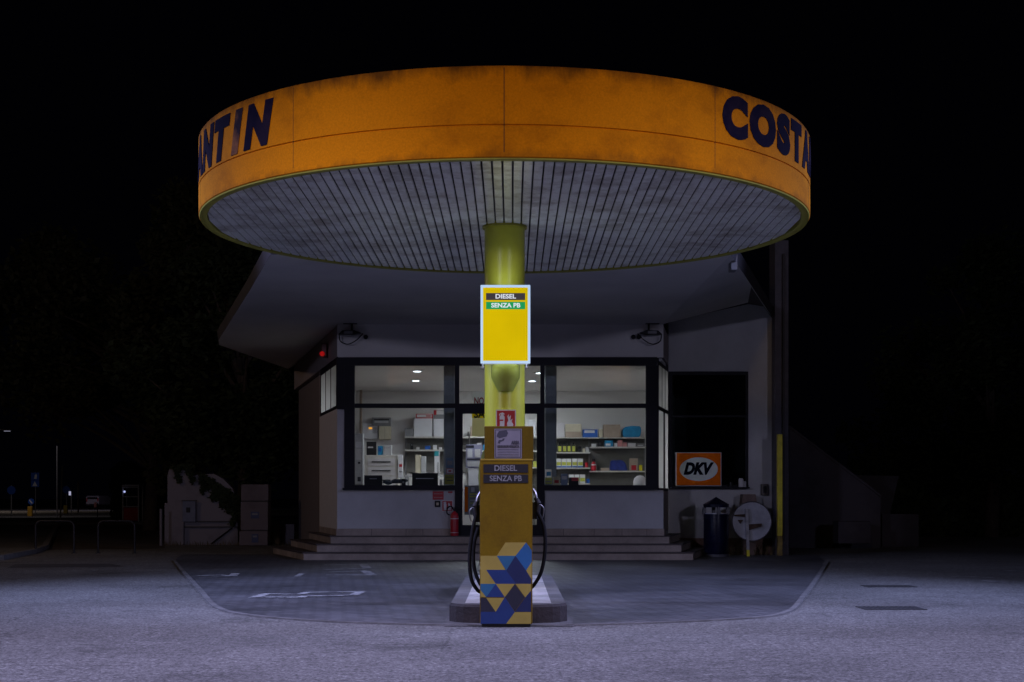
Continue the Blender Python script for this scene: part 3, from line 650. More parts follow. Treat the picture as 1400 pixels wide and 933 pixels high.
rf = obj('roof', bm, m_roof, shop)
bm = new(); box(bm, X(996, 22.6), X(1004, 22.6), 22.3, 22.6, 4.72, 4.95); obj('gutter_end', bm, m_grey, rf)

# steps wrapped round the bay
def off_fp(o):
    a = (F0[0] - o * .62, D0 - o); b = (F1[0] + o * .55, D0 - o)
    return [a, b, (b[0] + .55 * (WY - .05 - b[1]) * .38, WY - .05), (b[0] * .3, WY - .05), (a[0] + SL.x * 3.6 - o * .35, a[1] + SL.y * 3.6)]
for o, z0, z1 in ((.90, 0, .155), (.55, .155, .31), (.20 - .02, .31, FLOOR)):
    bm = new(); prism(bm, off_fp(o), z0, z1 - .022); s_ = obj('step', bm, m_step, shop)
    bm = new(); fp = off_fp(o); fp2 = [(fp[0][0] - .02, fp[0][1] - .02), (fp[1][0] + .02, fp[1][1] - .02), (fp[2][0] + .02, fp[2][1]), fp[3], (fp[4][0] - .02, fp[4][1])]
    prism(bm, fp2, z1 - .0218, z1); obj('tread', bm, m_tread, s_)

# window frames
bm = new(); fbox(bm, 470, 898, 489, 500, D0 - .06, D0 + .10); frame = obj('window_header', bm, m_frame, shop)
bm = new(); fbox(bm, 461, 470.9, 489, 560, D0 - .045, D0 + .03); obj('corner_post', bm, m_frame, shop)
for a, b in ((471, 485), (883, 898.8)):
    bm = new(); fbox(bm, a, b, 500, 670.4, D0 - .05, D0 + .08); obj('corner_post', bm, m_frame, shop)
for (a, b) in ((622, 628), (738.6, 744.6)):
    bm = new(); fbox(bm, a, b, 500, 733.8, D0 - .045, D0 + .07); obj('mullion', bm, m_frame, shop)
for (a, b) in ((485, 622), (744.6, 883)):
    bm = new(); fbox(bm, a, b, 552, 558, D0 - .03, D0 + .06); obj('transom', bm, m_frame, shop)
    bm = new(); fbox(bm, a, b, 663.6, 670.4, D0 - .03, D0 + .08); fbox(bm, a - (16 if a < 600 else 0), b + (17 if a > 700 else 0), 667.5, 670.4, D0 - .11, D0 - .031); obj('sill', bm, m_frame, shop)
    for c, e in ((500, 552), (558, 663.6)):
        bm = new(); fbox(bm, a, b, c, e, D0 + .005, D0 + .013); obj('pane', bm, m_glass, shop)
bm = new(); fbox(bm, 628, 738.6, 500, 552, D0 + .005, D0 + .013); obj('pane', bm, m_glass, shop)
# double door
bm = new(); fbox(bm, 628, 738.6, 552, 562.5, D0 - .035, D0 + .06); obj('door_head', bm, m_frame, shop)
for (a, b) in ((628, 683.2), (683.4, 738.6)):
    bm = new(); fbox(bm, a, a + 4.6, 562.5, 733.5, D0 - .03, D0 + .03); fbox(bm, b - 4.6, b, 562.5, 733.5, D0 - .03, D0 + .03); fbox(bm, a + 4.6, b - 4.6, 718, 733.5, D0 - .03, D0 + .03); fbox(bm, a + 4.6, b - 4.6, 562.5, 566, D0 - .03, D0 + .03)
    dr = obj('door', bm, m_frame, shop)
    bm = new(); fbox(bm, a + 4.6, b - 4.6, 566, 718, D0 - .003, D0 + .005); obj('pane', bm, m_glass, dr)
    hx = X(b - 3 if a < 650 else a + 3, D0); bm = new(); tube(bm, [(hx, D0 - .09, 1.2), (hx, D0 - .09, 1.75)], .016); tube(bm, [(hx, D0 - .09, 1.25), (hx, D0 - .02, 1.25)], .01); tube(bm, [(hx, D0 - .09, 1.7), (hx, D0 - .02, 1.7)], .01); obj('handle', bm, m_chrome, dr)
# left side window: three slots of frosted glass
def frosted():
    m = bpy.data.materials.new('frosted_glass'); m.use_nodes = True; nt = m.node_tree; N = nt.nodes; L = nt.links; N.remove(N['Principled BSDF'])
    a = N.new('ShaderNodeBsdfTranslucent'); a.inputs[0].default_value = (.85, .88, .86, 1); b = N.new('ShaderNodeBsdfDiffuse'); b.inputs[0].default_value = (.3, .3, .3, 1)
    mx = N.new('ShaderNodeMixShader'); mx.inputs[0].default_value = .15; L.new(a.outputs[0], mx.inputs[1]); L.new(b.outputs[0], mx.inputs[2]); L.new(mx.outputs[0], N['Material Output'].inputs[0]); return m
m_frost = frosted()
def sheet(p, q, z0, z1):
    bm = new(); bm.faces.new([bm.verts.new((p[0], p[1], z0)), bm.verts.new((q[0], q[1], z0)), bm.verts.new((q[0], q[1], z1)), bm.verts.new((p[0], p[1], z1))]); return bm
bm = new(); wallseg(bm, L_at(-.02), L_at(3.15), 3.97, 4.119, -.02); wallseg(bm, L_at(-.02), L_at(3.15), 3.061, 3.13, -.02)
for a, b in [(-.02, .2), (1.05, 1.2), (2.0, 2.15), (2.97, 3.15)]: wallseg(bm, L_at(a), L_at(b), 3.13, 3.97, -.02)
obj('side_window_frame', bm, m_frame, shop)
bm = new(); wallseg(bm, L_at(3.15), L_at(3.3), 3.061, 4.119, -.2); obj('window_jamb', bm, m_wall_side, shop)
for (a, b) in ((.2, 1.05), (1.2, 2.0), (2.15, 2.97)): obj('side_pane', sheet(L_at(a), L_at(b), 3.13, 3.97), m_frost, shop)
# right side glazing
G0 = (X(900, D0 + .09), D0 + .09); G1 = R_at(2.0); GL = math.dist(G0, G1)
def G_at(t): return (G0[0] + (G1[0] - G0[0]) * t / GL, G0[1] + (G1[1] - G0[1]) * t / GL)
bm = new(); wallseg(bm, G_at(0), G_at(GL), 3.97, 4.119, .02); wallseg(bm, G_at(0), G_at(GL), 3.05, 3.13, .02); wallseg(bm, G_at(0), G_at(GL), 1.381, 1.44, .02)
for a, b in ((.0, .12), (.66, .76), (1.26, 1.36), (1.86, GL)): wallseg(bm, G_at(a), G_at(b), 3.13, 3.97, .02)
for a, b in ((.0, .12), (.95, 1.3), (1.86, GL)): wallseg(bm, G_at(a), G_at(b), 1.44, 3.05, .02)
obj('side_window_frame', bm, m_frame, shop)
for (a, b, c, e) in ((.12, .66, 3.13, 3.97), (.76, 1.26, 3.13, 3.97), (1.36, 1.86, 3.13, 3.97), (.12, .95, 1.44, 3.05), (1.3, 1.86, 1.44, 3.05)): obj('side_pane', sheet(G_at(a), G_at(b), c, e), m_frost, shop)
# wing window, unlit room behind
def wbox(bm, a, b, c, e, y0, y1): return box(bm, X(a, WD), X(b, WD), y0, y1, Z(e, WD), Z(c, WD))
bm = new(); wbox(bm, 914.5, 1022.8, 508.3, 513, WD - .03, WD + .1); wbox(bm, 914.5, 1022.8, 663, 668.3, WD - .06, WD + .1); wbox(bm, 914.5, 919, 513, 663, WD - .03, WD + .1); wbox(bm, 1019, 1022.8, 513, 663, WD - .03, WD + .1); wbox(bm, 919, 1019, 568, 571, WD - .02, WD + .08)
obj('wing_window_frame', bm, m_frame, shop)
bm = new(); wbox(bm, 919, 1019, 513, 568, WD + .03, WD + .04); obj('wing_pane', bm, m_dark_glass, shop)
bm = new(); wbox(bm, 919, 1019, 571, 663, WD + .03, WD + .04); obj('wing_pane', bm, m_dark_glass, shop)
bm = new(); box(bm, wx0 + .15, wx1 - .02, 35.5, 35.6, 0, 4.6); box(bm, wx0 + .15, wx1 - .02, WD + .26, 35.5, 0, .4); box(bm, wx0 + .15, wx1 - .02, WD + .26, 35.5, 4.2, 4.3); obj('unlit_room', bm, M('unlit_room_wall', (.12, .12, .13), .9, var=0), shop)

# interior shell
bm = new(); bl_ = (L_at(9.1)[0] + .2, BACK); br_ = (4.45, BACK)
box(bm, bl_[0] - .02, br_[0] + .1, BACK, BACK + .1, .3, CEIL + .1)
wallseg(bm, (R_at(2.0)[0] - .02, WD + .02), (br_[0], BACK), FLOOR, CEIL, .12)
obj('interior_wall', bm, m_inwall, shop)
bm = new(); prism(bm, [(F0[0] + .2, D0 + .2), (F1[0] - .02, D0 + .2), (R_at(2)[0], WD), br_, bl_, (L_at(.3)[0] + .2, D0 + .5)], CEIL, CEIL + .06); obj('interior_ceiling', bm, m_inwall, shop)
bm = new(); prism(bm, [(F0[0] + .1, D0 + .08), (F1[0] - .1, D0 + .08), (R_at(2)[0], WD), br_, bl_, (L_at(.3)[0] + .2, D0 + .5)], FLOOR - .03, FLOOR + .001); obj('interior_floor', bm, m_infloor, shop)
for (a, b) in ((606.5, 622), (745, 761)):
    d = 31.2; bm = new(); box(bm, X(a, d), X(b, d), d, d + .25, FLOOR, CEIL, .03); obj('interior_pillar', bm, m_pillar, shop)
bm = new(); tube(bm, [(X(493.5, 38.3), 38.3, FLOOR + .8), (X(493.5, 38.3), 38.3, CEIL)], .035); obj('interior_pipe', bm, m_card, shop)
m_ceil_l = emis('lit_ceiling_lamp', (.85, .92, 1.0), 14)
cl_lab = ['front left recessed ceiling lamp of the shop', 'rear left recessed ceiling lamp of the shop', 'front right recessed ceiling lamp near the column edge', 'rear right recessed ceiling lamp near the column edge']
for (px, py), lb in zip(((570.5, 506.5), (568.5, 519.5), (738, 509), (727.5, 520)), cl_lab):
    d = (CEIL - H) * F / (HOR - py); x = X(px, d); t = thing('ceiling_lamp', 'lit ' + lb, 'lamp', (x, d, CEIL - .03), 'recessed ceiling lamps in the shop')
    bm = new(); cyl(bm, x, d, CEIL - .026, CEIL - .012, .085, n=16); obj('diffuser', bm, m_ceil_l, t)
    bm = new(); lathe(bm, x, d, [(.086, CEIL - .03), (.12, CEIL - .02), (.12, CEIL - .001), (.086, CEIL - .001)], 16, closed=True); obj('ring', bm, m_white, t)
    lamp('ceiling_lamp_light', (x, d, CEIL - .04), (x, d, 0), 46, (.95, .92, 1.0), size=.12, angle=165, blend=.5)

for x, y, lb in ((-.17, 33.2, 'front'), (-.17, 36.2, 'rear')):  # added light panels, hidden behind the column, to brighten the shop
    t = thing('added_ceiling_panel', 'added lit square ceiling panel hidden behind the lime column to brighten the shop, ' + lb + ' one', 'lamp', (x, y, CEIL - .05), 'added ceiling panels of the shop')
    bm = new(); box(bm, x - .36, x + .36, y - .36, y + .36, CEIL - .04, CEIL - .002); obj('casing', bm, m_white, t)
    bm = new(); box(bm, x - .33, x + .33, y - .33, y + .33, CEIL - .046, CEIL - .041); obj('diffuser', bm, emis('added_panel_glow', (.90, .94, 1.0), 52), t)
# ------------------------------------------------------------------ things in the shop
def item(name, label, cat, px0, px1, py0, py1, d, dep, mat, bev=.004, group=None):
    bm = new(); pbox(bm, px0, px1, py0, py1, d, d + dep, bev); return tag(obj(name, bm, mat), label, cat, group)
def titem(name, label, cat, px0, px1, py0, py1, d, dep, mat, extra, group=None):
    """thing with a body and flat printed or fitted parts: extra = (name, u0,u1,v0,v1, material)"""
    t = thing(name, label, cat, (X((px0 + px1) / 2, d), d + dep / 2, Z(py1, d)), group)
    bm = new(); pbox(bm, px0, px1, py0, py1, d, d + dep, .004); obj('body', bm, mat, t)
    x0, x1, z0, z1 = X(px0, d), X(px1, d), Z(py1, d), Z(py0, d)
    for i, (n, u0, u1, v0, v1, mt) in enumerate(extra):
        bm = new(); box(bm, x0 + u0 * (x1 - x0), x0 + u1 * (x1 - x0), d - .006 - .0015 * i, d + .001, z0 + v0 * (z1 - z0), z0 + v1 * (z1 - z0)); obj(n, bm, mt, t)
    return t
SH = 38.05
# right shelving
t = thing('shelving', 'cream wall shelving with stepped boards seen through the right shop window', 'shelf', (X(820, SH), SH + .3, FLOOR))
for (a, b, y) in ((758, 882, 598), (758, 807, 618.5), (807, 884, 611), (758, 807, 639.5), (807, 884, 644), (758, 807, 661)):
    bm = new(); box(bm, X(a, SH), X(b, SH), SH, SH + .42, Z(y, SH) - .03, Z(y, SH), .004); obj('board', bm, m_shelf, t)
m_shback = M('shelf_back_panel', (.17, .165, .155), .8, var=.06)
for px, a in ((758, 598), (806.6, 598), (883, 598)):
    bm = new(); box(bm, X(px, SH) - .015, X(px, SH) + .015, SH + .421, SH + .45, FLOOR, Z(a, SH)); obj('upright', bm, m_grey, t)
bm = new(); box(bm, X(757, SH), X(884, SH), SH + .451, SH + .47, FLOOR, Z(599, SH)); obj('back_panel', bm, m_shback, t)
ZT = 597.9
m_pwhite = M('white_carton', (.66, .66, .70), .7, var=.04)
m_paleb = M('pale_box', (.62, .60, .62), .7, var=.05)
item('storage_box', 'pale white carton at the left end of the right top shelf', 'box', 760, 772, 578, ZT, SH, .3, m_paleb)
titem('storage_box', 'cream carton with brown lower half on the right top shelf', 'box', 773, 795, 580, ZT, SH, .3, m_cream, [('flap', 0, 1, 0, .42, m_card)])
titem('tissue_box', 'low bright blue box with white print on the right top shelf', 'box', 797, 817, 587.5, ZT, SH, .3, m_blue, [('print', .1, .8, .55, .9, m_white)])
item('storage_box', 'narrow pinkish carton beside the bright blue box', 'box', 819, 824, 587, ZT, SH, .25, m_cream)
item('storage_box', 'square plain cardboard box on the right top shelf', 'box', 825, 848, 580.5, ZT, SH, .3, m_card, .006)
# blue plastic pack as a rounded bag
bm = new(); pts = [(852, 597.7), (851, 589), (854, 584), (864, 582.5), (876, 583), (877, 590), (875, 597.7)]
slab_poly(bm, [(X(a, SH), Z(b, SH)) for a, b in pts], SH, SH + .3); bmesh.ops.bevel(bm, geom=bm.edges[:], offset=.02, segments=2, affect='EDGES'); tag(obj('wipes_pack', bm, m_cyan, smooth=True), 'rounded cyan blue pack at the right end of the top shelf', 'pack')
titem('storage_box', 'small cyan box with white print on the upper right board', 'box', 827, 838, 602.5, 610.8, SH, .2, m_cyan, [('print', .1, .7, .15, .5, m_white)])
m_pink = M('pink_print', (.5, .2, .2), .5, var=.1)
item('storage_box', 'taller pink box on the upper right board', 'box', 845, 851, 602, 610.8, SH, .15, m_pink)
item('storage_box', 'lower pink box beside the taller pink one', 'box', 852, 857, 605, 610.8, SH, .15, m_pink)
item('storage_box', 'small white carton on the upper right board', 'box', 859, 869, 606, 610.8, SH, .15, m_paleb)
titem('storage_box', 'dark grey carton at the end of the upper right board', 'box', 871, 880, 606.5, 610.8, SH, .15, m_grey, [('print', .1, .9, .3, .5, m_white)])
# oil bottles
m_oil = M('yellow_green_label', (.50, .52, .08), .5, var=.1)
for i, px in enumerate((764, 770.5, 776.5, 783)):
    x = X(px + 1.5, SH); y = SH + .12; z = Z(618.4, SH); t = thing('oil_bottle', ('first', 'second', 'third', 'fourth')[i] + ' from the left of the four black oil bottles with yellow labels', 'bottle', (x, y, z), 'oil bottles on the shelf')
    bm = new(); box(bm, x - .045, x + .045, y - .04, y + .04, z, z + .19, .014); lathe(bm, x, y, [(.03, z + .185), (.018, z + .215), (.018, z + .225)], 12); obj('bottle', bm, m_dgrey, t)
    bm = new(); cyl(bm, x, y, z + .225, z + .25, .021, n=12); obj('cap', bm, m_black, t)
    bm = new(); box(bm, x - .038, x + .038, y - .044, y - .039, z + .02, z + .16); obj('label', bm, m_oil, t)
lab = [('leftmost', 761, 767), ('second', 768, 774), ('third', 774.5, 781), ('fourth', 782.5, 789), ('rightmost', 790, 797)]
for n_, a, b in lab:
    titem('filter_carton', n_ + ' white and green carton in the middle row of the shelf', 'carton', a, b, 627.5, 639.3, SH, .2, m_white, [('green_band', .05, .95, .25, .62, m_oil), ('blue_foot', 0, 1, 0, .14, m_blue)], 'green and white cartons on the shelf')
for n_, a, b in (('left', 778, 785), ('middle', 786, 792), ('right', 793, 800)):
    titem('filter_carton', n_ + ' white and green carton of three on the lowest visible board', 'carton', a, b, 649, 660.8, SH, .2, m_white, [('green_band', .05, .95, .2, .6, m_oil)], 'green and white cartons on the shelf')
goods = [(762, 768, 6, 'dark squat tin', m_dgrey, 661), (770, 774, 7, 'narrow red pack', m_red, 661), (802, 806, 6, 'small blue pack', m_blue, 661), (797, 800, 5, 'small cream pack', m_cream, 618.5), (801, 805, 7, 'grey pack', m_lgrey, 618.5), (791, 795, 8, 'dark bottle shaped pack', m_dgrey, 618.5),
         (840, 844, 5, 'pale lilac pack', m_pwhite, 611), (809, 815, 4, 'low white pack', m_white, 611), (817, 824, 6, 'charcoal pack', m_dgrey, 611), (874, 878, 8, 'tall yellow pack', m_yellow, 644), (800, 804, 7, 'red and small pack', m_red, 639.5)]
for a, b, h_, nm, mt, sy in goods:
    row = {661: 'lowest left board', 618.5: 'upper left board', 611: 'upper right board', 644: 'lower right board', 639.5: 'middle left board'}[sy]
    item('small_pack', nm + ' on the ' + row + ' of the right window shelving', 'pack', a, b, sy - h_, sy - .2, SH + .02, .12, mt)
for k, (a, b, h_, nm, mt, sy) in enumerate([(735, 739, 10, 'yellow oil bottle row end', m_oil, 616), (660, 664, 8, 'cyan pack', m_cyan, 616), (723, 728, 9, 'dark grey pack', m_dgrey, 616), (729, 733.5, 8, 'yellow green pack', m_oil, 639), (644, 650, 7, 'lilac pack', m_pink, 616), (652, 658, 10, 'white upright pack', m_white, 616), (723, 727, 8, 'white pack with no print', m_white, 639)]):
    item('small_pack', nm + ' on the shelving behind the glass door', 'pack', a, b, sy - h_, sy - .2, SH + .02, .12, mt)
# red spray bottle
x, y, z = X(812, SH), SH + .12, Z(643.8, SH)
t = thing('spray_bottle', 'red spray bottle with dark trigger on the lower right board', 'bottle', (x, y, z))
bm = new(); lathe(bm, x, y, [(.0, z), (.068, z), (.068, z + .13), (.055, z + .19), (.03, z + .24), (.0, z + .24)], 14); obj('bottle', bm, m_red, t, smooth=True)
bm = new(); box(bm, x - .045, x + .04, y - .02, y + .02, z + .24, z + .31, .01); obj('trigger', bm, m_dgrey, t)
bm = new(); lathe(bm, x, y, [(.069, z + .14), (.062, z + .17)], 14); obj('band', bm, m_white, t)
item('storage_box', 'flat grey carton beside the red spray bottle', 'box', 822, 833, 640, 643.8, SH, .15, m_card)
bm = new(); slab_poly(bm, [(X(a, SH), Z(b, SH)) for a, b in ((834, 643.8), (835, 630), (850, 629), (856, 634), (858, 643.8))], SH, SH + .25); bmesh.ops.bevel(bm, geom=bm.edges[:], offset=.02, segments=2, affect='EDGES'); tag(obj('folded_cover', bm, M('blue_bag', (.02, .04, .26), .5, var=.3, scale=12)), 'crumpled dark blue bag on the lower right board', 'bag')
item('storage_box', 'row of small grey boxes before the crumpled blue bag', 'box', 842, 856, 638.5, 643.8, SH - .12 + .12, .02, m_lgrey) if False else None
titem('storage_box', 'brown glass case with red contents on the lower right board', 'case', 861, 872, 627, 643.8, SH, .15, m_card, [('red_content', .2, .8, .05, .45, m_red)])
# round white helmet like object at the lower right corner of the window
d = 33.0; bm = new(); x, z = X(876, d), Z(662, d); lathe(bm, x, d + .2, [(.0, z + .2), (.07, z + .185), (.13, z + .13), (.155, z + .05), (.15, z - .05), (.12, z - .11), (0, z - .11)], 20); tag(obj('white_helmet', bm, m_paleb, smooth=True), 'rounded white helmet low at the right end of the window', 'helmet')
bm = new(); box(bm, X(775, 33), X(884, 33), 32.9, 33.6, FLOOR, Z(662, 33) - .111, .01); tag(obj('counter', bm, m_shelf), 'long low counter behind the right shop window', 'counter')
# things set on the right window sill
WSL = D0 + .35
bm = new(); box(bm, F0[0] + .3, X(606, WSL), WSL - .12, WSL + .30, Z(663.8, WSL) - .03, Z(663.8, WSL)); box(bm, F0[0] + .5, F0[0] + .6, WSL, WSL + .2, FLOOR, Z(663.8, WSL) - .03); box(bm, X(600, WSL) - .1, X(600, WSL), WSL, WSL + .2, FLOOR, Z(663.8, WSL) - .03); tag(obj('window_bench', bm, m_shelf), 'narrow bench behind the left shop window', 'bench')
bm = new(); box(bm, X(745, WSL), X(800, WSL), WSL - .12, WSL + .30, Z(663.8, WSL) - .03, Z(663.8, WSL)); box(bm, X(748, WSL), X(752, WSL), WSL, WSL + .2, FLOOR, Z(663.8, WSL) - .03); box(bm, X(794, WSL), X(798, WSL), WSL, WSL + .2, FLOOR, Z(663.8, WSL) - .03); tag(obj('window_bench', bm, m_shelf), 'narrow bench behind the right shop window', 'bench')
ZB = 663.6
titem('display_card', 'pale blue display card low at the left of the right window', 'card', 767, 776, 648, ZB, WSL, .03, M('blue_grey_card', (.22, .28, .42), .6, var=.05), [('print', .15, .85, .5, .8, m_paleb)])
titem('snack_box', 'dark red and black box on the right window bench', 'box', 777.5, 791, 653, ZB, WSL, .12, m_dgrey, [('red_top', .3, 1, .55, 1, m_red)])
titem('snack_box', 'cream box with red oval print on the right window bench', 'box', 756, 766, 652, ZB, WSL, .12, m_cream, [('oval', .2, .8, .25, .6, m_red)])
titem('display_card', 'cyan and white leaflet stuck to the glass above a yellow card', 'leaflet', 745.5, 754, 642, 653, D0 + .016, .003, p_white, [('print', .2, .9, .2, .7, m_cyan)])
titem('display_card', 'yellow green card stuck low on the glass by the door', 'leaflet', 745.5, 754.5, 653.5, 662, D0 + .016, .003, m_oil, [('print', .1, .9, .3, .5, m_grey)])
titem('display_card', 'blue grey notice on the glass left of the door', 'leaflet', 610, 620, 626, 640, D0 + .016, .003, M('blue_grey_notice', (.14, .22, .32), .6, var=.05), [('print', .15, .85, .3, .7, m_grey)])
titem('display_card', 'small white sticker with red edge on the glass left of the door', 'sticker', 610, 620, 640.5, 648, D0 + .016, .003, m_pink, [('field', .1, .9, .15, .85, m_paleb), ('print', .3, .7, .35, .65, m_red)])
titem('display_card', 'yellow notice with black arrow on the glass left of the door', 'leaflet', 608, 620.5, 649, 662.5, D0 + .016, .003, M('dull_yellow_card', (.30, .28, .03), .6, var=.05), [('line', .1, .8, .7, .76, m_ink), ('arrow', .2, .9, .36, .44, m_ink)])
# left shelving
t = thing('shelving', 'cream wall shelving with two boards seen through the left shop window', 'shelf', (X(590, SH), SH + .3, FLOOR))
for (a, b, y) in ((553, 640, 597), (553, 640, 615)):
    bm = new(); box(bm, X(a, SH), X(b, SH), SH, SH + .42, Z(y, SH) - .035, Z(y, SH), .004); obj('board', bm, m_shelf, t)
for px in (553.5, 639.5):
    bm = new(); box(bm, X(px, SH) - .02, X(px, SH) + .02, SH + .421, SH + .45, FLOOR, Z(590, SH)); obj('upright', bm, m_grey, t)
bm = new(); box(bm, X(553, SH), X(640, SH), SH + .451, SH + .47, Z(645, SH), Z(598, SH)); obj('back_panel', bm, m_shback, t)
t = thing('shelving', 'white shelf boards behind the glass door', 'shelf', (X(690, SH), SH + .3, FLOOR))
for (a, b, y) in ((642, 757, 597), (642, 757, 616), (642, 757, 639)):
    bm = new(); box(bm, X(a, SH), X(b, SH), SH, SH + .42, Z(y, SH) - .035, Z(y, SH), .004); obj('board', bm, m_shelf, t)
bm = new(); box(bm, X(642, SH), X(757, SH), SH + .451, SH + .47, FLOOR, Z(598, SH)); obj('back_panel', bm, m_shback, t)
for px in (643, 756):
    bm = new(); box(bm, X(px, SH) - .02, X(px, SH) + .02, SH + .421, SH + .45, FLOOR, Z(590, SH)); obj('upright', bm, m_grey, t)
ZT = 596.8
item('carton', 'large white carton under the red edged label on the left top shelf', 'carton', 566, 591, 572.3, ZT, SH, .35, m_pwhite)
item('carton', 'white carton half hidden by the left interior pillar', 'carton', 592.8, 612, 573, ZT, SH, .35, m_pwhite)
titem('label_case', 'flat white case with red edge lying on the large white carton', 'case', 568.5, 591.5, 566, 572.2, SH, .25, m_red, [('field', .06, .94, .2, .85, m_paleb), ('print', .6, .9, .3, .75, m_pink)])
titem('label_case', 'second red edged case by the pillar, on the half hidden carton', 'case', 593, 608, 561, 572.8, SH, .25, m_grey, [('red_edge', 0, .25, .45, 1, m_red), ('field', .25, 1, .5, .95, m_paleb)])
item('storage_box', 'small grey box at the left end of the left top shelf', 'box', 554, 565, 586, ZT, SH, .25, m_grey)
item('carton', 'brown carton on the shelf behind the glass door', 'carton', 643, 651, 583, ZT, SH, .2, m_card)
item('carton', 'pale carton with folded flap behind the right half of the door', 'carton', 722, 733, 575, ZT, SH, .3, m_pwhite)
# clutter on second board
titem('figurine', 'small dark ornament on the second left board', 'ornament', 561, 565, 607, 614.8, SH, .08, m_dgrey, [('face', .3, .7, .7, .9, m_grey)])
for i, (a, b, h_, mt, nm) in enumerate(((569, 573, 3, m_paleb, 'small white tub left of the blue tin'), (581, 588, 5, m_blue, 'low blue tin on the second left board'), (592, 597, 6, m_white, 'small white cube box right of the blue tin'), (600, 604, 3, m_paleb, 'tiny white tub by the interior pillar'))):
    item('small_pack', nm, 'pack', a, b, 614.8 - h_, 614.8, SH, .1, mt)
# lower part under the shelf: desk top with tools
bm = new(); box(bm, X(553, 37), X(612, 37), 36.9, 37.5, Z(650, 37) - .04, Z(650, 37)); box(bm, X(555, 37), X(558, 37), 36.95, 37.4, FLOOR, Z(650, 37) - .04); box(bm, X(608, 37), X(611, 37), 36.95, 37.4, FLOOR, Z(650, 37) - .04); tag(obj('work_table', bm, m_lgrey), 'grey work table under the left shelving', 'table')
item('file_box', 'pale file box standing below the left boards', 'file', 568, 575, 622, 649.8, 37.1, .25, m_cream)
item('file_box', 'second pale file box standing below the left boards', 'file', 576, 582, 624, 649.8, 37.1, .25, m_lgrey)
titem('tape_dispenser', 'small red and black dispenser on the work table', 'dispenser', 570, 592, 634, 639, 37.0, .06, m_dgrey, [('red_knob', .2, .4, .2, 1.6, m_red)]) if False else None
titem('notice_strip', 'narrow white roll chart with a teal head hanging by the interior pillar', 'poster', 594, 601, 617, 655, 36.6, .01, m_pwhite, [('teal_head', 0, .85, .82, 1, M('teal_print', (.02, .28, .33), .5, var=.05)), ('print', .6, .8, .1, .6, m_grey)])
# counter machines on the left
t = thing('drawer_cabinet', 'pale drawer cabinet with dark handles behind the left window', 'cabinet', (X(521, 36), 36.3, FLOOR))
bm = new(); pbox(bm, 499, 544, 622.5, 715, 36.0, 36.6, .01); obj('body', bm, m_shelf, t)
for y0, y1 in ((627, 637), (639, 650), (652, 664)):
    bm = new(); pbox(bm, 503, 540, y0, y1, 35.98, 35.999); dw = obj('drawer', bm, m_paleb, t)
    bm = new(); pbox(bm, 508, 534, y0 + 4, y0 + 5.5, 35.95, 35.979); obj('handle', bm, m_dgrey, dw)
titem('card_terminal', 'black payment screen standing on the drawer cabinet', 'screen', 501, 514, 604, 622.3, 36.1, .15, m_dgrey, [('display_line', .15, .7, .52, .62, m_paleb)])
titem('leaflet_stack', 'cyan leaflet box beside the black payment screen', 'box', 516.5, 523, 610, 622.3, 36.1, .12, m_cyan, [('print', .2, .7, .4, .8, m_blue)])
titem('till', 'grey till box at the right end of the drawer cabinet', 'box', 524, 535, 609, 622.3, 36.1, .3, m_lgrey, [('slot', .1, .9, .7, .75, m_grey)])
titem('wall_heater', 'long grey electric fan unit high on the back wall', 'heater', 509, 534, 571, 582.5, BACK - .25, .25, m_grey, [('slot', .12, .88, .35, .6, m_lgrey), ('dark_gap', .08, .92, .66, .8, m_dgrey)])  # the gap is a dark strip above the slot
titem('fuse_box', 'white fuse box on the back wall with an orange light', 'box', 495.5, 517, 579, 600, BACK - .15, .15, m_pwhite, [('orange_lamp', .4, .62, .62, .74, emis('orange_lamp_glow', (1.0, .45, .05), .8)), ('dial', .64, .95, .35, .75, m_lgrey)])
titem('wall_cabinet', 'cream wall cabinet right of the white fuse box', 'cabinet', 518, 534, 583, 601, BACK - .25, .25, m_cream, [('door_gap', .49, .51, .05, .95, m_grey)])
titem('display_stand', 'tall pale display stand with papers at the left end of the window', 'stand', 485, 496, 593, 662, 31.6, .3, m_lgrey, [('paper', .1, .85, .72, .84, m_pwhite), ('paper', .1, .85, .48, .7, m_paleb), ('print', .4, .7, .4, .44, m_ink), ('print', .35, .75, .05, .14, m_ink)])
bm = new(); pbox(bm, 484.8, 496.2, 662.1, 700, 31.6, 31.9); o_ = bm; st2 = obj('stand_foot', bm, m_grey, bpy.data.objects.get('display_stand'))
titem('monitor', 'black monitor back at the left of the window bench', 'monitor', 498, 522.5, 650, ZB, WSL, .06, m_dgrey, [('vent', .3, .7, .6, .7, m_grey)])
titem('printer', 'wide black printer with a pale line on the window bench', 'printer', 563.5, 598, 647, ZB, WSL, .28, m_dgrey, [('paper_slot', .15, .85, .52, .58, m_paleb)])
titem('towel_roll_holder', 'white paper roll holder with a dark red mark beside the drawer cabinet', 'dispenser', 544.5, 550.5, 622, 654, 35.9, .15, m_pwhite, [('red_mark', .2, .9, .48, .6, m_red), ('gap', .2, .9, .25, .3, m_grey)])
# telephone with cords: crumpled grey heap
bm = new(); random.seed(3)
for i in range(9):
    t_ = bmesh.new(); bmesh.ops.create_icosphere(t_, subdivisions=2, radius=random.uniform(.045, .075)); px = 527 + i * 3.3
    bmesh.ops.scale(t_, verts=t_.verts, vec=(1.3, 1, .7)); bmesh.ops.translate(t_, verts=t_.verts, vec=(X(px, WSL), WSL + .1 + random.uniform(-.05, .05), Z(ZB, WSL) + .05 + random.uniform(0, .05))); merge(bm, t_)
tag(obj('cloth_heap', bm, M('blue_grey_cloth', (.10, .12, .15), .9, var=.3, scale=14), smooth=True), 'heap of blue grey cloth between the monitor and the printer', 'cloth')
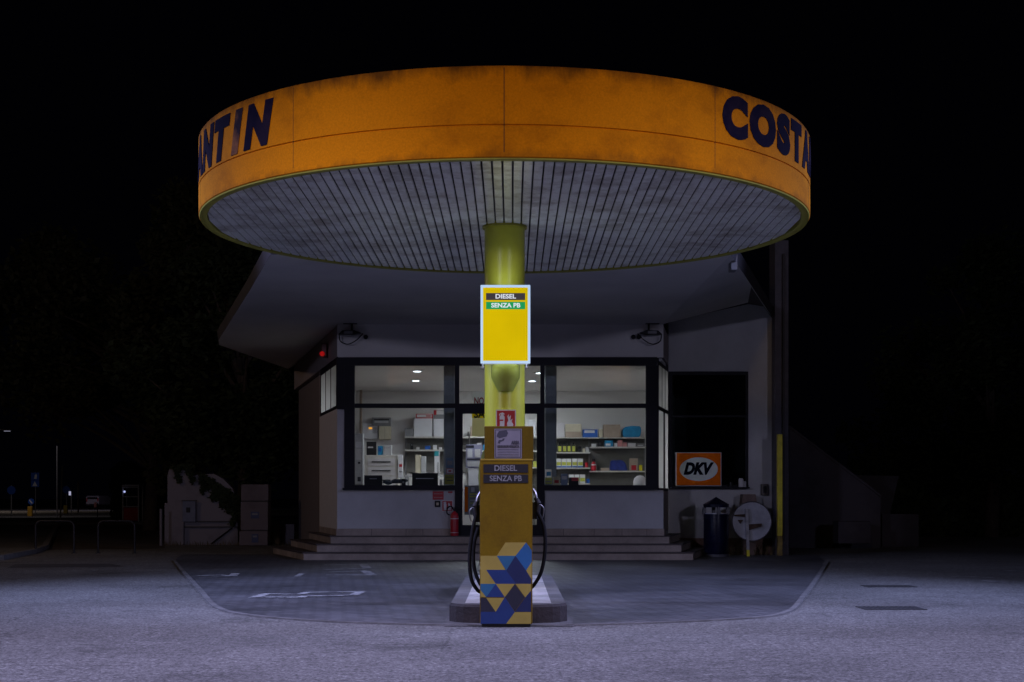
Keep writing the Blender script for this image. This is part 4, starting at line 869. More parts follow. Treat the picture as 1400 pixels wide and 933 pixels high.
# items on the window bench near the pillar
item('jar', 'small clear jar beside the black printer', 'jar', 601, 605, 656, ZB, WSL, .06, m_paleb)
titem('pen_holder', 'dark cup of pens left of the black printer', 'cup', 549, 554, 655, ZB, WSL, .07, m_dgrey, [('label', .2, .8, .3, .6, m_grey)])
# door things: poster on the glass, stacked boxes, menu board
t = thing('door_poster', 'white and yellow poster with red and black capitals behind the door transom', 'poster', (X(655, 30.3), 30.3, 2.3))
DP = 30.25
bm = new(); pbox(bm, 645.5, 680, 536, 556, DP, DP + .004); obj('upper_sheet', bm, p_white, t)
bm = new(); pbox(bm, 645.5, 680, 556.1, 572, DP, DP + .004); obj('yellow_band', bm, p_yellow, t)
bm = new(); pbox(bm, 645.5, 680, 572.1, 597, DP, DP + .004); obj('lower_sheet', bm, p_cream, t)
text_on('lettering', 'NO', X(655, DP), Z(549, DP), DP - .004, .2, m_red, t, bold=.03, width=.2)
text_on('lettering', 'SA', X(655.5, DP), Z(567, DP), DP - .004, .22, m_ink, t, bold=.03, width=.24)
titem('leaflet_rack', 'lilac and white leaflet rack behind the glass door', 'rack', 637, 659, 608, 640, 33.5, .2, M('lilac_card', (.33, .33, .48), .6, var=.1), [('dark_band', 0, .5, .86, .97, m_ink), ('sheet', .1, .4, .45, .8, m_pwhite), ('sheet', .55, .9, .45, .8, m_paleb), ('dark_band', .05, .9, .34, .4, m_ink), ('sheet', .1, .9, .06, .3, m_lgrey)])
bm = new(); pbox(bm, 640, 656, 640.1, 668, 33.5, 33.75, .02); tag(obj('paper_sack', bm, m_pwhite), 'white sack directly below the lilac leaflet rack', 'sack')
t = titem('menu_board', 'dark menu board with food pictures low behind the door glass', 'board', 635, 658, 664, 704, D0 + .07, .012, m_grey, [('picture', .02, .2, .1, .95, m_orange), ('white_disc', .40, .60, .78, .94, m_paleb), ('line', .3, .9, .68, .73, m_oil), ('line', .3, .9, .60, .64, m_oil), ('line', .35, .85, .48, .51, m_lgrey), ('line', .35, .85, .38, .41, m_oil), ('line', .3, .9, .26, .29, m_lgrey)])
bm = new(); pbox(bm, 633, 647, 668, 730, 33.4, 33.7, .02); tag(obj('carton', bm, m_paleb), 'tall white carton standing on the floor behind the menu board', 'carton')

# ------------------------------------------------------------------ on the shop front
def wallsign(name, label, px0, px1, py0, py1, base, extra, cat='sign', group=None, th=.008):
    return titem(name, label, cat, px0, px1, py0, py1, D0 - th - .001, th, base, extra, group)
wallsign('wall_notice', 'red notice with two pale lines, left of the door under the window', 591.5, 606.5, 672, 683.5, m_red, [('line', .1, .9, .66, .76, m_pink), ('line', .1, .9, .22, .32, m_pink)])
wallsign('wall_notice', 'small red and white notice nearest the left of the door', 612.5, 618.5, 672, 677, m_white, [('red_top', .0, 1, .5, 1, m_red), ('line', .1, .9, .2, .3, m_ink)])
wallsign('alarm_button', 'small dark square call point with pale centre beside the red sign', 594.5, 602, 685, 693.5, m_dgrey, [('button', .28, .72, .28, .72, m_cream)], 'call point', th=.03)
t = wallsign('extinguisher_sign', 'red extinguisher and flame symbol sign on the white wall by the door', 604, 619, 684.5, 699.5, m_white, [('red_field', .05, .95, .05, .95, m_red)])
d_ = D0 - .012; fire_pict(t, X(605, d_), X(618, d_), Z(698.7, d_), Z(685, d_), d_ - .009)
# fire extinguisher
ed = D0 - .14; x, z = X(621.3, ed), Z(741, ed) 
z = FLOOR
t = thing('fire_extinguisher', 'red fire extinguisher with black hose standing left of the shop door', 'extinguisher', (x, ed, z))
bm = new(); lathe(bm, x, ed, [(0, z), (.078, z), (.082, z + .02), (.082, z + .40), (.07, z + .45), (.03, z + .485), (.022, z + .5), (0, z + .5)], 24); cy_ = obj('cylinder', bm, m_red, t, smooth=True)
bm = new(); lathe(bm, x, ed, [(.0835, z + .34), (.0835, z + .355)], 24); obj('label_ring', bm, m_white, cy_)
bm = new(); lathe(bm, x, ed, [(.0835, z + .06), (.0835, z + .07)], 24); obj('label_ring', bm, m_white, cy_)
bm = new(); box(bm, x - .02, x + .02, ed - .02, ed + .02, z + .5, z + .54); tube(bm, [(x - .02, ed, z + .53), (x + .12, ed, z + .56)], .01); tube(bm, [(x - .01, ed, z + .55), (x + .10, ed, z + .60)], .008); obj('valve', bm, m_dgrey, t)
bm = new(); tube(bm, smooth_path([(x - .01, ed, z + .52), (x - .07, ed - .02, z + .60), (x - .14, ed - .01, z + .56), (x - .15, ed, z + .46), (x - .10, ed, z + .42)], 6), .014); obj('hose', bm, m_rubber, t, smooth=True)

# floodlights, sensors and cables under the eave
def flood(px, py, s, label):
    d = D0 - .16; x, z = X(px, d), Z(py, d); t = thing('floodlight', label, 'floodlight', (x, d, z), 'floodlights at the shop corners')
    bm = new(); box(bm, x - .12, x + .16, d - .02, D0 + .0, z + .20, z + .23); box(bm, x + .06 * s - .02, x + .06 * s + .02, d - .015, d + .015, z + .03, z + .2); obj('arm', bm, m_dgrey, t)
    bm = new(); slab_poly(bm, [(x - s * .20, z - .03), (x - s * .12, z + .045), (x + s * .10, z + .06), (x + s * .26, z + .0), (x + s * .10, z - .035)], d - .13, d + .05); obj('housing', bm, m_dgrey, t)
    bm = new(); box(bm, x - .09, x + .09, d - .134, d - .131, z - .02, z + .035); obj('lens', bm, m_grey, t)
    bm = new(); tube(bm, smooth_path([(x - s * .2, d, z - .02), (x - s * .17, d, z - .16), (x - s * .02, d, z - .22), (x + s * .15, d, z - .14), (x + s * .28, d + .05, z + .0)], 6), .011); obj('cable', bm, m_rubber, t, smooth=True)
flood(477, 456, 1, 'dark floodlight with looping cable under the eave, at the left shop corner')
flood(891, 456, -1, 'dark floodlight on its arm under the eave, at the right shop corner')
for px, lb in ((500, 'single small black ball sensor right of the left floodlight'), (866, 'left one of two black ball sensors near the right floodlight'), (873.5, 'right one of two black ball sensors near the right floodlight')):
    d = D0 - .07; t_ = bmesh.new(); bmesh.ops.create_uvsphere(t_, u_segments=16, v_segments=10, radius=.048); bmesh.ops.translate(t_, verts=t_.verts, vec=(X(px, d), d, Z(461, d)))
    bm = new(); merge(bm, t_); cyl_b = new(); box(bm, X(px, d) - .02, X(px, d) + .02, d, D0, Z(461, d) - .02, Z(461, d) + .02); tag(obj('ball_sensor', bm, m_dgrey, smooth=True), lb, 'sensor', 'ball sensors under the eave')
p = L_at(1.6); t = thing('alarm_beacon', 'slim alarm box with a glowing red lamp on the left side wall', 'alarm', (p[0] - .08, p[1], 4.3))
bm = new(); box(bm, p[0] - .13, p[0] - .01, p[1] - .12, p[1] + .12, 4.26, 4.56, .02); obj('box', bm, M('red_brown_case', (.10, .03, .03), .5, var=.1), t)
t_ = bmesh.new(); bmesh.ops.create_uvsphere(t_, u_segments=16, v_segments=10, radius=.055); bmesh.ops.translate(t_, verts=t_.verts, vec=(p[0] - .11, p[1] - .14, 4.32)); obj('lamp', t_, emis('red_lamp_glow', (.6, .008, .008), .4), t, smooth=True)

# wing: fuel card sign, sill objects, meter box
DD = WD - .14
t = thing('fuel_card_sign', 'orange sign with a white oval and slanting letters DKV on the dark window sill', 'sign', (X(955, DD), DD + .05, Z(666, DD)))
x0, x1, z0, z1 = X(924, DD), X(986.5, DD), Z(665, DD), Z(618.5, DD)
bm = new(); box(bm, x0, x1, DD, DD + .07, z0, z1, .008); obj('case', bm, m_lgrey, t)
bm = new(); box(bm, x0 + .02, x1 - .02, DD - .004, DD - .0005, z0 + .02, z1 - .02); obj('orange_face', bm, m_orange, t)
bm = new(); disc_y(bm, (x0 + x1) / 2, (z0 + z1) / 2, DD - .008, DD - .0045, (x1 - x0) * .42, rz=(z1 - z0) * .35); obj('oval', bm, M('pale_green_white', (.80, .88, .84), .85, var=.05, spec=.08), t)
text_on('lettering', 'DKV', (x0 + x1) / 2, (z0 + z1) / 2, DD - .012, .34, M('letter_navy', (.004, .006, .015), .9, var=0, spec=.05), t, bold=.06, shear=.3, width=.66)
bm = new(); wbox(bm, 916, 1023, 666.2, 668.3, WD - .2, WD - .062); obj('wing_sill', bm, m_frame, shop)
for px, h_, r_, mt, lb in ((1013, 12, .055, m_pwhite, 'pale cylindrical tin at the right end of the dark window sill'), (1018, 8, .035, m_lgrey, 'smaller grey tin right of the pale tin on the dark sill'), (999, 7, .04, m_dgrey, 'dark little bottle left of the pale tin on the dark sill')):
    d = WD - .13; bm = new(); zz = Z(666.2, WD); lathe(bm, X(px, d), d, [(0, zz), (r_, zz), (r_, zz + h_ / F * d * .85), (r_ * .7, zz + h_ / F * d), (0, zz + h_ / F * d)], 16); tag(obj('tin', bm, mt, smooth=True), lb, 'tin')
t = thing('meter_box', 'small grey socket box with dark keypad on the wall beside the yellow post', 'box', (X(1045.5, WD), WD - .1, Z(677, WD)))
bm = new(); pbox(bm, 1041, 1050.5, 662, 677.5, WD - .1, WD - .001, .01); obj('case', bm, M('brown_grey_case', (.13, .11, .10), .6, var=.2), t)
bm = new(); pbox(bm, 1043.5, 1048.5, 665, 674, WD - .106, WD - .1005); obj('keypad', bm, m_dgrey, t)
bm = new(); pbox(bm, 905.5, 913.5, 697, 723, 31.0, 31.3, .01); tag(obj('service_box', bm, M('grey_service_box', (.16, .16, .18), .6, var=.1)), 'slim upright grey box at the inner corner beside the shop front', 'box')
bpy.data.objects['service_box'].location.z = .155

# litter bin
bd = 30.75; bx = X(979, bd); br = 17 / F * bd
t = thing('litter_bin', 'dark blue round litter bin with pointed roof and white openings beside the steps', 'bin', (bx, bd, 0))
bm = new(); lathe(bm, bx, bd, [(0, .06), (br - .01, .06), (br, .08), (br, .78), (br + .008, .785), (br + .008, .80), (br, .805), (br, .845), (br + .008, .85), (br + .008, .865), (br, .87), (br, .90), (br - .02, .90), (br - .02, .6), (0, .6)], 36); obj('body', bm, m_navy, t, smooth=True)
bm = new(); lathe(bm, bx, bd, [(0, .0), (br + .01, .0), (br + .01, .055), (0, .06)], 36); obj('foot', bm, M('bin_foot', (.10, .10, .12), .6, var=.2), t, smooth=True)
bm = new(); lathe(bm, bx, bd, [(br + .005, 1.045), (br + .012, 1.10), (br * .5, 1.18), (.0, 1.26)], 36); lathe(bm, bx, bd, [(br + .005, 1.045), (br + .005, 1.035), (0, 1.035)], 36); obj('roof', bm, m_navy, t, smooth=True)
for a in range(4):
    an = R(90 * a - 90 + 4); bm = new(); x, y = bx + (br - .012) * math.cos(an), bd + (br - .012) * math.sin(an)
    prism(bm, [(x + .05 * math.cos(an + q) , y + .05 * math.sin(an + q)) for q in (PI * .25, PI * .75, PI * 1.25, PI * 1.75)], .89, 1.04); obj('pillar', bm, m_navy, t)
bm = new(); lathe(bm, bx, bd, [(br - .03, .62), (br - .03, .915)], 24); obj('white_liner', bm, m_pwhite, t, smooth=True)

# round white board with a broken post leaning at the wall
rd = 30.9; rx, rz = X(1028, rd), Z(713, rd)
t = thing('round_sign', 'back of a round white sign with bracket and yellow footed post, leaning at the wall', 'sign', (rx, rd, 0))
bm = new(); disc_y(bm, rx, rz, rd, rd + .02, 26 / F * rd, 48); obj('disc', bm, M('weathered_white', (.42, .42, .46), .5, var=.2, scale=3), t, smooth=False)
bm = new(); pts_ = [(rx + 26.6 / F * rd * math.cos(2 * PI * i / 48), rd + .02, rz + 26.6 / F * rd * math.sin(2 * PI * i / 48)) for i in range(49)]; tube(bm, pts_, .014, 6); obj('rim', bm, M('dull_steel', (.12, .11, .13), .5, .5, var=.2), t, smooth=True)
m_post = M('worn_white_post', (.40, .38, .38), .6, var=.3, scale=6)
bm = new(); slab_poly(bm, [(X(1018.5, rd), Z(696, rd)), (X(1022.5, rd), Z(696, rd)), (X(1024, rd), Z(752, rd)), (X(1020.3, rd), Z(752, rd))], rd - .07, rd - .02); po = obj('post', bm, m_post, t)
bm = new(); slab_poly(bm, [(X(1020.3, rd), Z(752, rd)), (X(1024, rd), Z(752, rd)), (X(1024.4, rd), 0), (X(1020.5, rd), 0)], rd - .07, rd - .02); obj('yellow_foot', bm, m_yellow, po)
for a in ([(1004, 704), (1018, 703), (1018, 707), (1004, 706)], [(1022, 717), (1041, 716), (1041, 720), (1024, 725)], [(1009, 711), (1016, 711), (1012, 716)]):
    bm = new(); slab_poly(bm, [(X(p[0], rd), Z(p[1], rd)) for p in a], rd - .05, rd); obj('bracket', bm, m_rust, t)
bm = new(); slab_poly(bm, [(X(a, 31.5), Z(b, 31.5)) for a, b in ((1016, 676), (1033, 676), (1037, 700), (1014, 700))], 31.5, 31.9); slab_poly(bm, [(X(a, 31.5), Z(b, 31.5)) for a, b in ((1017, 700.2), (1034, 700.2), (1034, 759.3), (1017, 759.3))], 31.55, 31.85); tag(obj('pedestal', bm, M('brown_pedestal', (.20, .14, .12), .8, var=.25, scale=4)), 'brown box topped pedestal rising behind the round white sign', 'pedestal')
# yellow post
yd = 31.2
t = thing('yellow_post', 'tall slim yellow post with a brown stained foot against the building corner', 'post', (X(1066.5, yd), yd, 0))
bm = new(); pbox(bm, 1063, 1070, 594, 733, yd, yd + .1, .008); obj('upper_part', bm, m_yellow, t)
bm = new(); box(bm, X(1063, yd), X(1070, yd), yd, yd + .1, 0, Z(733.1, yd), .008); obj('stained_foot', bm, M('stained_yellow', (.28, .19, .03), .6, var=.4, scale=8), t)
# weeds along the plinth and wall foot
m_leaf_d = M('leaf_dry', (.11, .08, .035), .8, var=.3, scale=3)
m_leaf = M('leaf_green', (.030, .042, .015), .6, var=.35, scale=2.5)
m_leaf2 = M('leaf_olive', (.055, .055, .02), .6, var=.35, scale=2.5)
def tufts(name, spots, n, h, mat, label=None):
    bm = new()
    for (x, y) in spots:
        for i in range(n):
            a = random.uniform(0, 2 * PI); hh = h * random.uniform(.4, 1); w_ = .008; bx_, by_ = x + random.uniform(-.12, .12), y + random.uniform(-.06, .06); lx, ly = math.cos(a) * hh * .4, math.sin(a) * hh * .4
            v = [bm.verts.new((bx_ - w_, by_, 0)), bm.verts.new((bx_ + w_, by_, 0)), bm.verts.new((bx_ + lx * .5 + w_ * .7, by_ + ly * .5, hh * .7)), bm.verts.new((bx_ + lx, by_ + ly, hh))]
            bm.faces.new(v)
    return struct(obj(name, bm, mat), 'stuff')
tufts('weeds', [(X(1000, 31.3) + i * .16, 31.5 + random.uniform(-.05, .1)) for i in range(6)], 9, .3, m_leaf_d)
tufts('weeds', [(X(225, 38) + i * .22, 37.9 + random.uniform(-.1, .05)) for i in range(26)], 8, .14, m_leaf_d)

# ------------------------------------------------------------------ left: wall, cabinets, hoops
LW = 38.2
m_oldwall = streaked('old_white_wall', (.20, .18, .20), (.07, .06, .065), .9, sx=.7, sz=.7, lo=.5, hi=.75, fine=.08, bump=.3)
t = thing('garden_wall', 'old stained whitewashed wall with two ledges left of the shop', 'wall', (X(280, LW), LW, 0))
bm = new(); slab_poly(bm, [(X(a, LW), max(0, Z(b, LW))) for a, b in ((229, 746), (325, 746), (325, 690), (318, 668), (305, 655), (292, 648), (262, 650), (256, 640), (232, 640), (229, 650))], LW, LW + .3); obj('body', bm, m_oldwall, t)
bm = new(); box(bm, X(226, LW), X(252, LW), LW - .08, LW - .001, 0, Z(688, LW)); obj('pier', bm, m_oldwall, t)
for y in (714, 721.5):
    bm = new(); box(bm, X(252.3, LW), X(325, LW), LW - .06, LW - .001, Z(y, LW), Z(y - 1.6, LW)); obj('ledge', bm, m_roof, t)
bm = new(); tube(bm, [(X(289, LW), LW - .04, Z(744, LW)), (X(306, LW), LW - .04, Z(731, LW)), (X(318, LW), LW - .04, Z(722, LW))], .02); obj('cable', bm, m_rubber, t)
t = thing('meter_cabinet', 'pale blue meter cabinet door set in the old wall', 'cabinet', (X(257, LW), LW - .1, Z(713, LW)))
bm = new(); pbox(bm, 249.5, 267, 685.5, 713.5, LW - .14, LW - .085); obj('door', bm, M('pale_blue_door', (.12, .13, .19), .6, var=.15), t)
bm = new(); pbox(bm, 254.5, 260, 694, 701, LW - .146, LW - .1405); obj('label', bm, m_dgrey, t)
bm = new(); pbox(bm, 248, 268.5, 684, 685.4, LW - .16, LW - .085); obj('hood', bm, m_roof, t)
t = thing('utility_pillar', 'tall pale utility pillar of three boxes with small blue stickers, left of the shop', 'cabinet', (X(347, LW), LW - .3, 0))
m_pil = streaked('pale_pink_cabinet', (.20, .17, .19), (.09, .075, .08), .7, sx=1, sz=1, lo=.5, hi=.8)
UD = LW - .5
for (a, b, c, e) in ((329.5, 367, 662.5, 685), (329, 366.5, 686.5, 725), (327, 366, 726.5, 748.7)):
    bm = new(); pbox(bm, a, b, c, e, UD, UD + .45, .015); obj('box', bm, m_pil, t)
    bm = new(); pbox(bm, a + .6, b - .6, e, e + 1.5, UD + .02, UD + .44) if e < 740 else box(bm, X(a, UD), X(b, UD), UD, UD + .4, -.02, .01); obj('joint', bm, m_roof, t)
for (a, b, c, e) in ((343, 354, 700, 709), (344, 353, 730.5, 742)):
    bm = new(); pbox(bm, a, b, c, e, UD - .006, UD - .0005); sl = obj('sticker', bm, M('sticker_blue', (.03, .04, .14), .5, var=.1), t)
    bm = new(); pbox(bm, a + 1.5, b - 1.5, c + 2, c + 4.5, UD - .009, UD - .0065); obj('print', bm, m_grey, sl)
t = tag(obj('low_wall', prism(new(), [(X(369, 39), 39), (X(402, 39), 39), (X(402, 39), 39.2), (X(369, 39), 39.2)], 0, Z(717, 39)), m_oldwall), 'low grey wall stub between the utility pillar and the shop', 'wall')
bm = new(); tube(bm, [(X(220, 37.5), 37.5, 0), (X(220, 37.5), 37.5, .95)], .035); tag(obj('bollard', bm, m_oldwall, smooth=True), 'thin pale bollard at the left end of the old wall', 'bollard')

hd = 32.6
m_hoop = M('dark_steel_tube', (.02, .018, .022), .5, .3, var=.2)
def hoop(px0, px1, lb):
    x0, x1, zt_ = X(px0, hd), X(px1, hd), Z(712.5, hd); r_ = .13
    t = thing('hoop_barrier', lb, 'barrier', ((x0 + x1) / 2, hd, 0), 'hoop barriers at the pavement edge')
    pts = [(x0, hd, 0), (x0, hd, zt_ - r_)] + [(x0 + r_ - r_ * math.cos(R(a)), hd, zt_ - r_ + r_ * math.sin(R(a))) for a in range(15, 91, 15)] + [(x1 - r_ + r_ * math.sin(R(a)), hd, zt_ - r_ + r_ * math.cos(R(a))) for a in range(0, 91, 15)] + [(x1, hd, 0)]
    bm = new(); tube(bm, pts, .024, 10); obj('hoop', bm, m_hoop, t, smooth=True)
    bm = new(); cyl(bm, x0, hd, 0, .012, .06, n=12); cyl(bm, x1, hd, 0, .012, .06, n=12); obj('foot_plate', bm, m_hoop, t)
hoop(48.5, 101, 'left one of the two dark hoop barriers at the pavement edge'); hoop(134, 184, 'right one of the two dark hoop barriers, nearer the old wall')
# verge of earth and leaves behind the hoops
m_verge = M('verge_earth', (.075, .055, .04), .95, var=.4, scale=1.2, bump=.6, fine=.3)
bm = new(); bm.faces.new([bm.verts.new((*G(*p), .006)) for p in ((62, 752), (225, 750), (230, 722), (150, 712), (90, 715))]); struct(obj('verge', bm, m_verge))
bm = new(); prev = None
P2 = [Vector(G(*p)) for p in ((0, 766), (45, 757), (62, 751), (75, 725), (85, 717), (150, 712))]
for a, b in zip(P2, P2[1:]):
    n = (b - a).normalized(); n = Vector((-n.y, n.x)) * .07; prism(bm, [a - n, b - n, b + n, a + n], 0, .10)
struct(obj('roadside_kerb', bm, m_kerb))

# ------------------------------------------------------------------ far street on the left
t = thing('phone_booth', 'narrow glazed phone booth with red lower panel and pale frame under the trees', 'phone booth', (X(178, 74), 74, 0))
bd_ = 74; x0, x1 = X(167, bd_), X(190, bd_); zt_ = Z(665, bd_)
bm = new()
for a in (x0, x1 - .06):
    for y in (bd_, bd_ + .8): box(bm, a, a + .06, y, y + .06, 0, zt_)
for z in (zt_ - .08, 1.25, .75): box(bm, x0, x1, bd_ - .01, bd_ + .05, z, z + .05)
box(bm, x0, x1, bd_, bd_ + .86, zt_, zt_ + .08); obj('frame', bm, m_lgrey, t)
bm = new(); box(bm, x0 + .07, x1 - .07, bd_ + .06, bd_ + .1, .06, .74); obj('red_panel', bm, m_red, t)
bm = new(); box(bm, x0 + .07, x1 - .07, bd_ + .7, bd_ + .75, .8, zt_ - .1); obj('back_panel', bm, m_frame, t)
t_ = bmesh.new(); bmesh.ops.create_uvsphere(t_, u_segments=10, v_segments=8, radius=.055); bmesh.ops.translate(t_, verts=t_.verts, vec=(x0 + .13, bd_ - .05, Z(672.5, bd_))); obj('lamp', t_, emis('booth_lamp', (.45, .5, .9), 1), t)
def pole(bm, px, d, py_top, r=.035, lean=0): tube(bm, [(X(px, d), d, 0), (X(px + lean, d), d, Z(py_top, d))], r, 8); return bm
m_signblue = M('sign_blue', (.02, .09, .42), .4, var=.05)
sd = 106; t = thing('crossing_sign', 'double blue and white pedestrian road sign on a post far left', 'road sign', (X(48, sd), sd, 0))
obj('post', pole(new(), 48.5, sd, 646, .03), m_grey, t)
for (c, e) in ((646.5, 656.5), (657, 666)):
    bm = new(); pbox(bm, 42.5, 53.5, c, e, sd - .06, sd - .035); sp = obj('plate', bm, m_signblue, t)
    bm = new()
    if c < 650: slab_poly(bm, [(X(a_, sd), Z(b__, sd)) for a_, b__ in ((47, 655), (50.5, 655), (51, 650), (49.5, 648), (48, 650))], sd - .075, sd - .061)
    else: slab_poly(bm, [(X(44.5, sd), Z(e - 1, sd)), (X(51.5, sd), Z(e - 1, sd)), (X(48, sd), Z(c + 1.4, sd))], sd - .075, sd - .061)
    obj('symbol', bm, m_white, sp)
sd = 95; t = thing('direction_arrow_sign', 'blue keep left arrow sign above a yellow bollard', 'road sign', (X(43, sd), sd, 0))
obj('post', pole(new(), 42.5, sd, 684, .03), m_grey, t)
bm = new(); disc_y(bm, X(43, sd), Z(686, sd), sd - .06, sd - .04, .2); sp = obj('disc', bm, m_signblue, t)
bm = new(); slab_poly(bm, [(X(41, sd), Z(683, sd)), (X(45, sd), Z(688, sd)), (X(44, sd), Z(689, sd)), (X(40.5, sd), Z(685, sd))], sd - .075, sd - .061); obj('arrow', bm, m_white, sp)
bm = new(); box(bm, X(40, sd), X(46, sd), sd - .4, sd - .1, 0, Z(692.5, sd - .2), .04); tag(obj('yellow_bollard', bm, M('bollard_yellow', (.6, .33, .03), .5, var=.1)), 'yellow traffic bollard below the blue arrow sign', 'bollard')
bm = new(); box(bm, X(86.5, 112), X(91.5, 112), 112, 112.3, 0, Z(691, 112), .04); tag(obj('yellow_bollard', bm, M('bollard_yellow_dim', (.5, .36, .03), .5, var=.1)), 'farther yellow bollard left of the parked van', 'bollard')
sd = 104; t = thing('round_road_sign', 'round blue road sign on a grey post at the far left edge', 'road sign', (X(16, sd), sd, 0))
obj('post', pole(new(), 15.5, sd, 664, .05), m_grey, t); bm = new(); disc_y(bm, X(16, sd), Z(670.5, sd), sd - .08, sd - .06, .3); obj('disc', bm, m_signblue, t)
sd = 118; t = thing('round_road_sign', 'round blue road sign just left of the parked van', 'road sign', (X(91, sd), sd, 0))
obj('post', pole(new(), 91, sd, 664, .04), m_grey, t); bm = new(); disc_y(bm, X(91, sd), Z(670, sd), sd - .08, sd - .06, .3); obj('disc', bm, m_signblue, t)
t = thing('lit_sign', 'small white lit sign on a post beside the parked van', 'sign', (X(97, 116), 116, 0))
obj('post', pole(new(), 97.5, 116, 676, .05), m_lgrey, t); bm = new(); pbox(bm, 94, 96.5, 672, 677.5, 115.9, 116.0); obj('panel', bm, emis('white_sign_glow', (.5, .5, .7), .7), t)
bm = new(); pole(bm, 78.2, 90, 610, .045); tag(obj('flagpole', bm, m_lgrey, smooth=True), 'taller of the two slender grey poles on the left', 'pole')
bm = new(); pole(bm, 82.5, 78, 637, .04, 2.5); tag(obj('pole', bm, m_grey, smooth=True), 'shorter slightly leaning grey pole before the far road', 'pole')
bm = new(); pole(bm, 107, 120, 658, .07); tag(obj('pole', bm, m_rust, smooth=True), 'dark pole right behind the lit sign, beside the van', 'pole')
# striped marker post in front of the van
t = thing('marker_post', 'thin dark post with a red and white plate in front of the van', 'post', (X(133, 92), 92, 0))
obj('post', pole(new(), 133.2, 92, 688, .03), m_dgrey, t); bm = new(); pbox(bm, 128.5, 132, 687, 694, 91.9, 91.93); obj('plate', bm, m_pink, t)
# van, seen from behind
vd = 150.0; vx0, vx1 = X(117.5, vd), X(135, vd)
t = thing('parked_van', 'white van seen from behind on the far street', 'van', ((vx0 + vx1) / 2, vd, 0))
m_van = M('van_white', (.48, .46, .52), .35, var=.05); vh = Z(678, vd)
bm = new(); slab = [(vd, .45), (vd, 1.2), (vd + .12, vh - .15), (vd + .3, vh), (vd + 3.4, vh), (vd + 4.0, 1.25), (vd + 4.9, 1.05), (vd + 5.0, .45)]
A_ = [bm.verts.new((vx0, a, b)) for a, b in slab]; B_ = [bm.verts.new((vx1, a, b)) for a, b in slab]; bm.faces.new(A_); bm.faces.new(B_[::-1])
for i in range(len(slab)): j = (i + 1) % len(slab); bm.faces.new((A_[j], A_[i], B_[i], B_[j]))
bmesh.ops.bevel(bm, geom=bm.edges[:], offset=.05, segments=2, affect='EDGES'); obj('body', bm, m_van, t, smooth=True)
bm = new(); box(bm, vx0 + .15, vx1 - .15, vd - .0, vd + .1, 1.25, vh - .35); obj('rear_window', bm, m_dgrey, t)
bm = new(); box(bm, vx0 + .02, vx1 - .02, vd - .08, vd + .1, .36, .55); obj('bumper', bm, m_dgrey, t)
for x in (vx0 + .03, vx1 - .15):
    bm = new(); box(bm, x, x + .12, vd - .03, vd + .1, .8, 1.15); obj('tail_light', bm, m_red, t)
for x in (vx0 + .04, vx1 - .24):
    for y in (vd + .9, vd + 3.9):
        bm = new(); slab_poly(bm, [(0, 0)] and [(y + .32 * math.cos(2 * PI * i / 16), .32 + .32 * math.sin(2 * PI * i / 16)) for i in range(16)], x, x + .2)
        for v in bm.verts: v.co = Vector((v.co.y, v.co.x, v.co.z))
        obj('wheel', bm, m_rubber, t)
# far street lamps: one seen faintly at the left edge
def street_lamp(px, py, d, label, power, col, arm=1.2, head_e=3):
    x, z = X(px, d), Z(py, d); t = thing('street_lamp', label, 'street lamp', (x - arm, d, 0))
    obj('pole', tube(new(), smooth_path([(x - arm, d, 0), (x - arm, d, z * .8), (x - arm * .7, d, z + .05), (x, d, z + .1)], 5), .09, 8, r1=.05), m_grey, t, smooth=True)
    bm = new(); slab_poly(bm, [(x - .3, z + .05), (x - .25, z + .16), (x + .35, z + .12), (x + .4, z + .04)], d - .15, d + .15); obj('head', bm, m_grey, t)
    bm = new(); box(bm, x - .2, x + .3, d - .1, d + .1, z + .0, z + .049); obj('lens', bm, emis('street_lamp_lens', (.6, .6, .8), head_e), t)
    lamp('street_lamp_or_fill', (x + .05, d, z - .05), (x + .05, d, 0), power, col, size=.2, angle=165, blend=.6)
street_lamp(9, 590, 128, 'distant street lamp on a curved arm at the left edge of the night sky', 500, (1.0, .80, .68), head_e=.35)
street_lamp(-420, 480, 118, 'taller far street lamp beyond the left edge', 1300, (1.0, .72, .55))
lamp('street_lamp_or_fill', (X(128, 140), 138, 7.5), (X(128, 140), 141, 0), 260, (.85, .75, 1.0), size=.2, angle=150, blend=.6)

lamp('street_lamp_or_fill', (X(30, 90), 88, 8.0), (X(40, 100), 103, 0), 380, (.95, .85, .9), size=.2, angle=130, blend=.8)  # bare light added ahead of the road signs to brighten their fronts
lamp('street_lamp_or_fill', (X(150, 66), 66, 7.0), (X(160, 70), 74, 0), 22, (1.0, .8, .7), size=.2, angle=120, blend=.8)  # bare light added to brighten the phone booth, no lamp post
# ------------------------------------------------------------------ right: stair wall and garden walls
RW = 36.0
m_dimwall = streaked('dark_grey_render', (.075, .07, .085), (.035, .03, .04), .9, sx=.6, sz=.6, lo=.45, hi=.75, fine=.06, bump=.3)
t = thing('stair_wall', 'grey wall with a long sloping top right of the building', 'wall', (X(1130, RW), RW, 0))
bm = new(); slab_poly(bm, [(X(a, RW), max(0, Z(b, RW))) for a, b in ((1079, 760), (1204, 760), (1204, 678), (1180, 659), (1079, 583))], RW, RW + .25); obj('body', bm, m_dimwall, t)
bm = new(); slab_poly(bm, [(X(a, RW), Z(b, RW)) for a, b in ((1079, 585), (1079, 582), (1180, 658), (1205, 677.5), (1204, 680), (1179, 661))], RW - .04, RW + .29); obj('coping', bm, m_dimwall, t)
bm = new(); slab_poly(bm, [(X(a, 41), max(0, Z(b, 41))) for a, b in ((1170, 751), (1212, 751), (1216, 706), (1229, 651), (1170, 650))], 41, 41.2); tag(obj('garden_wall', bm, m_dimwall), 'higher grey wall end standing beyond the sloping wall', 'wall')
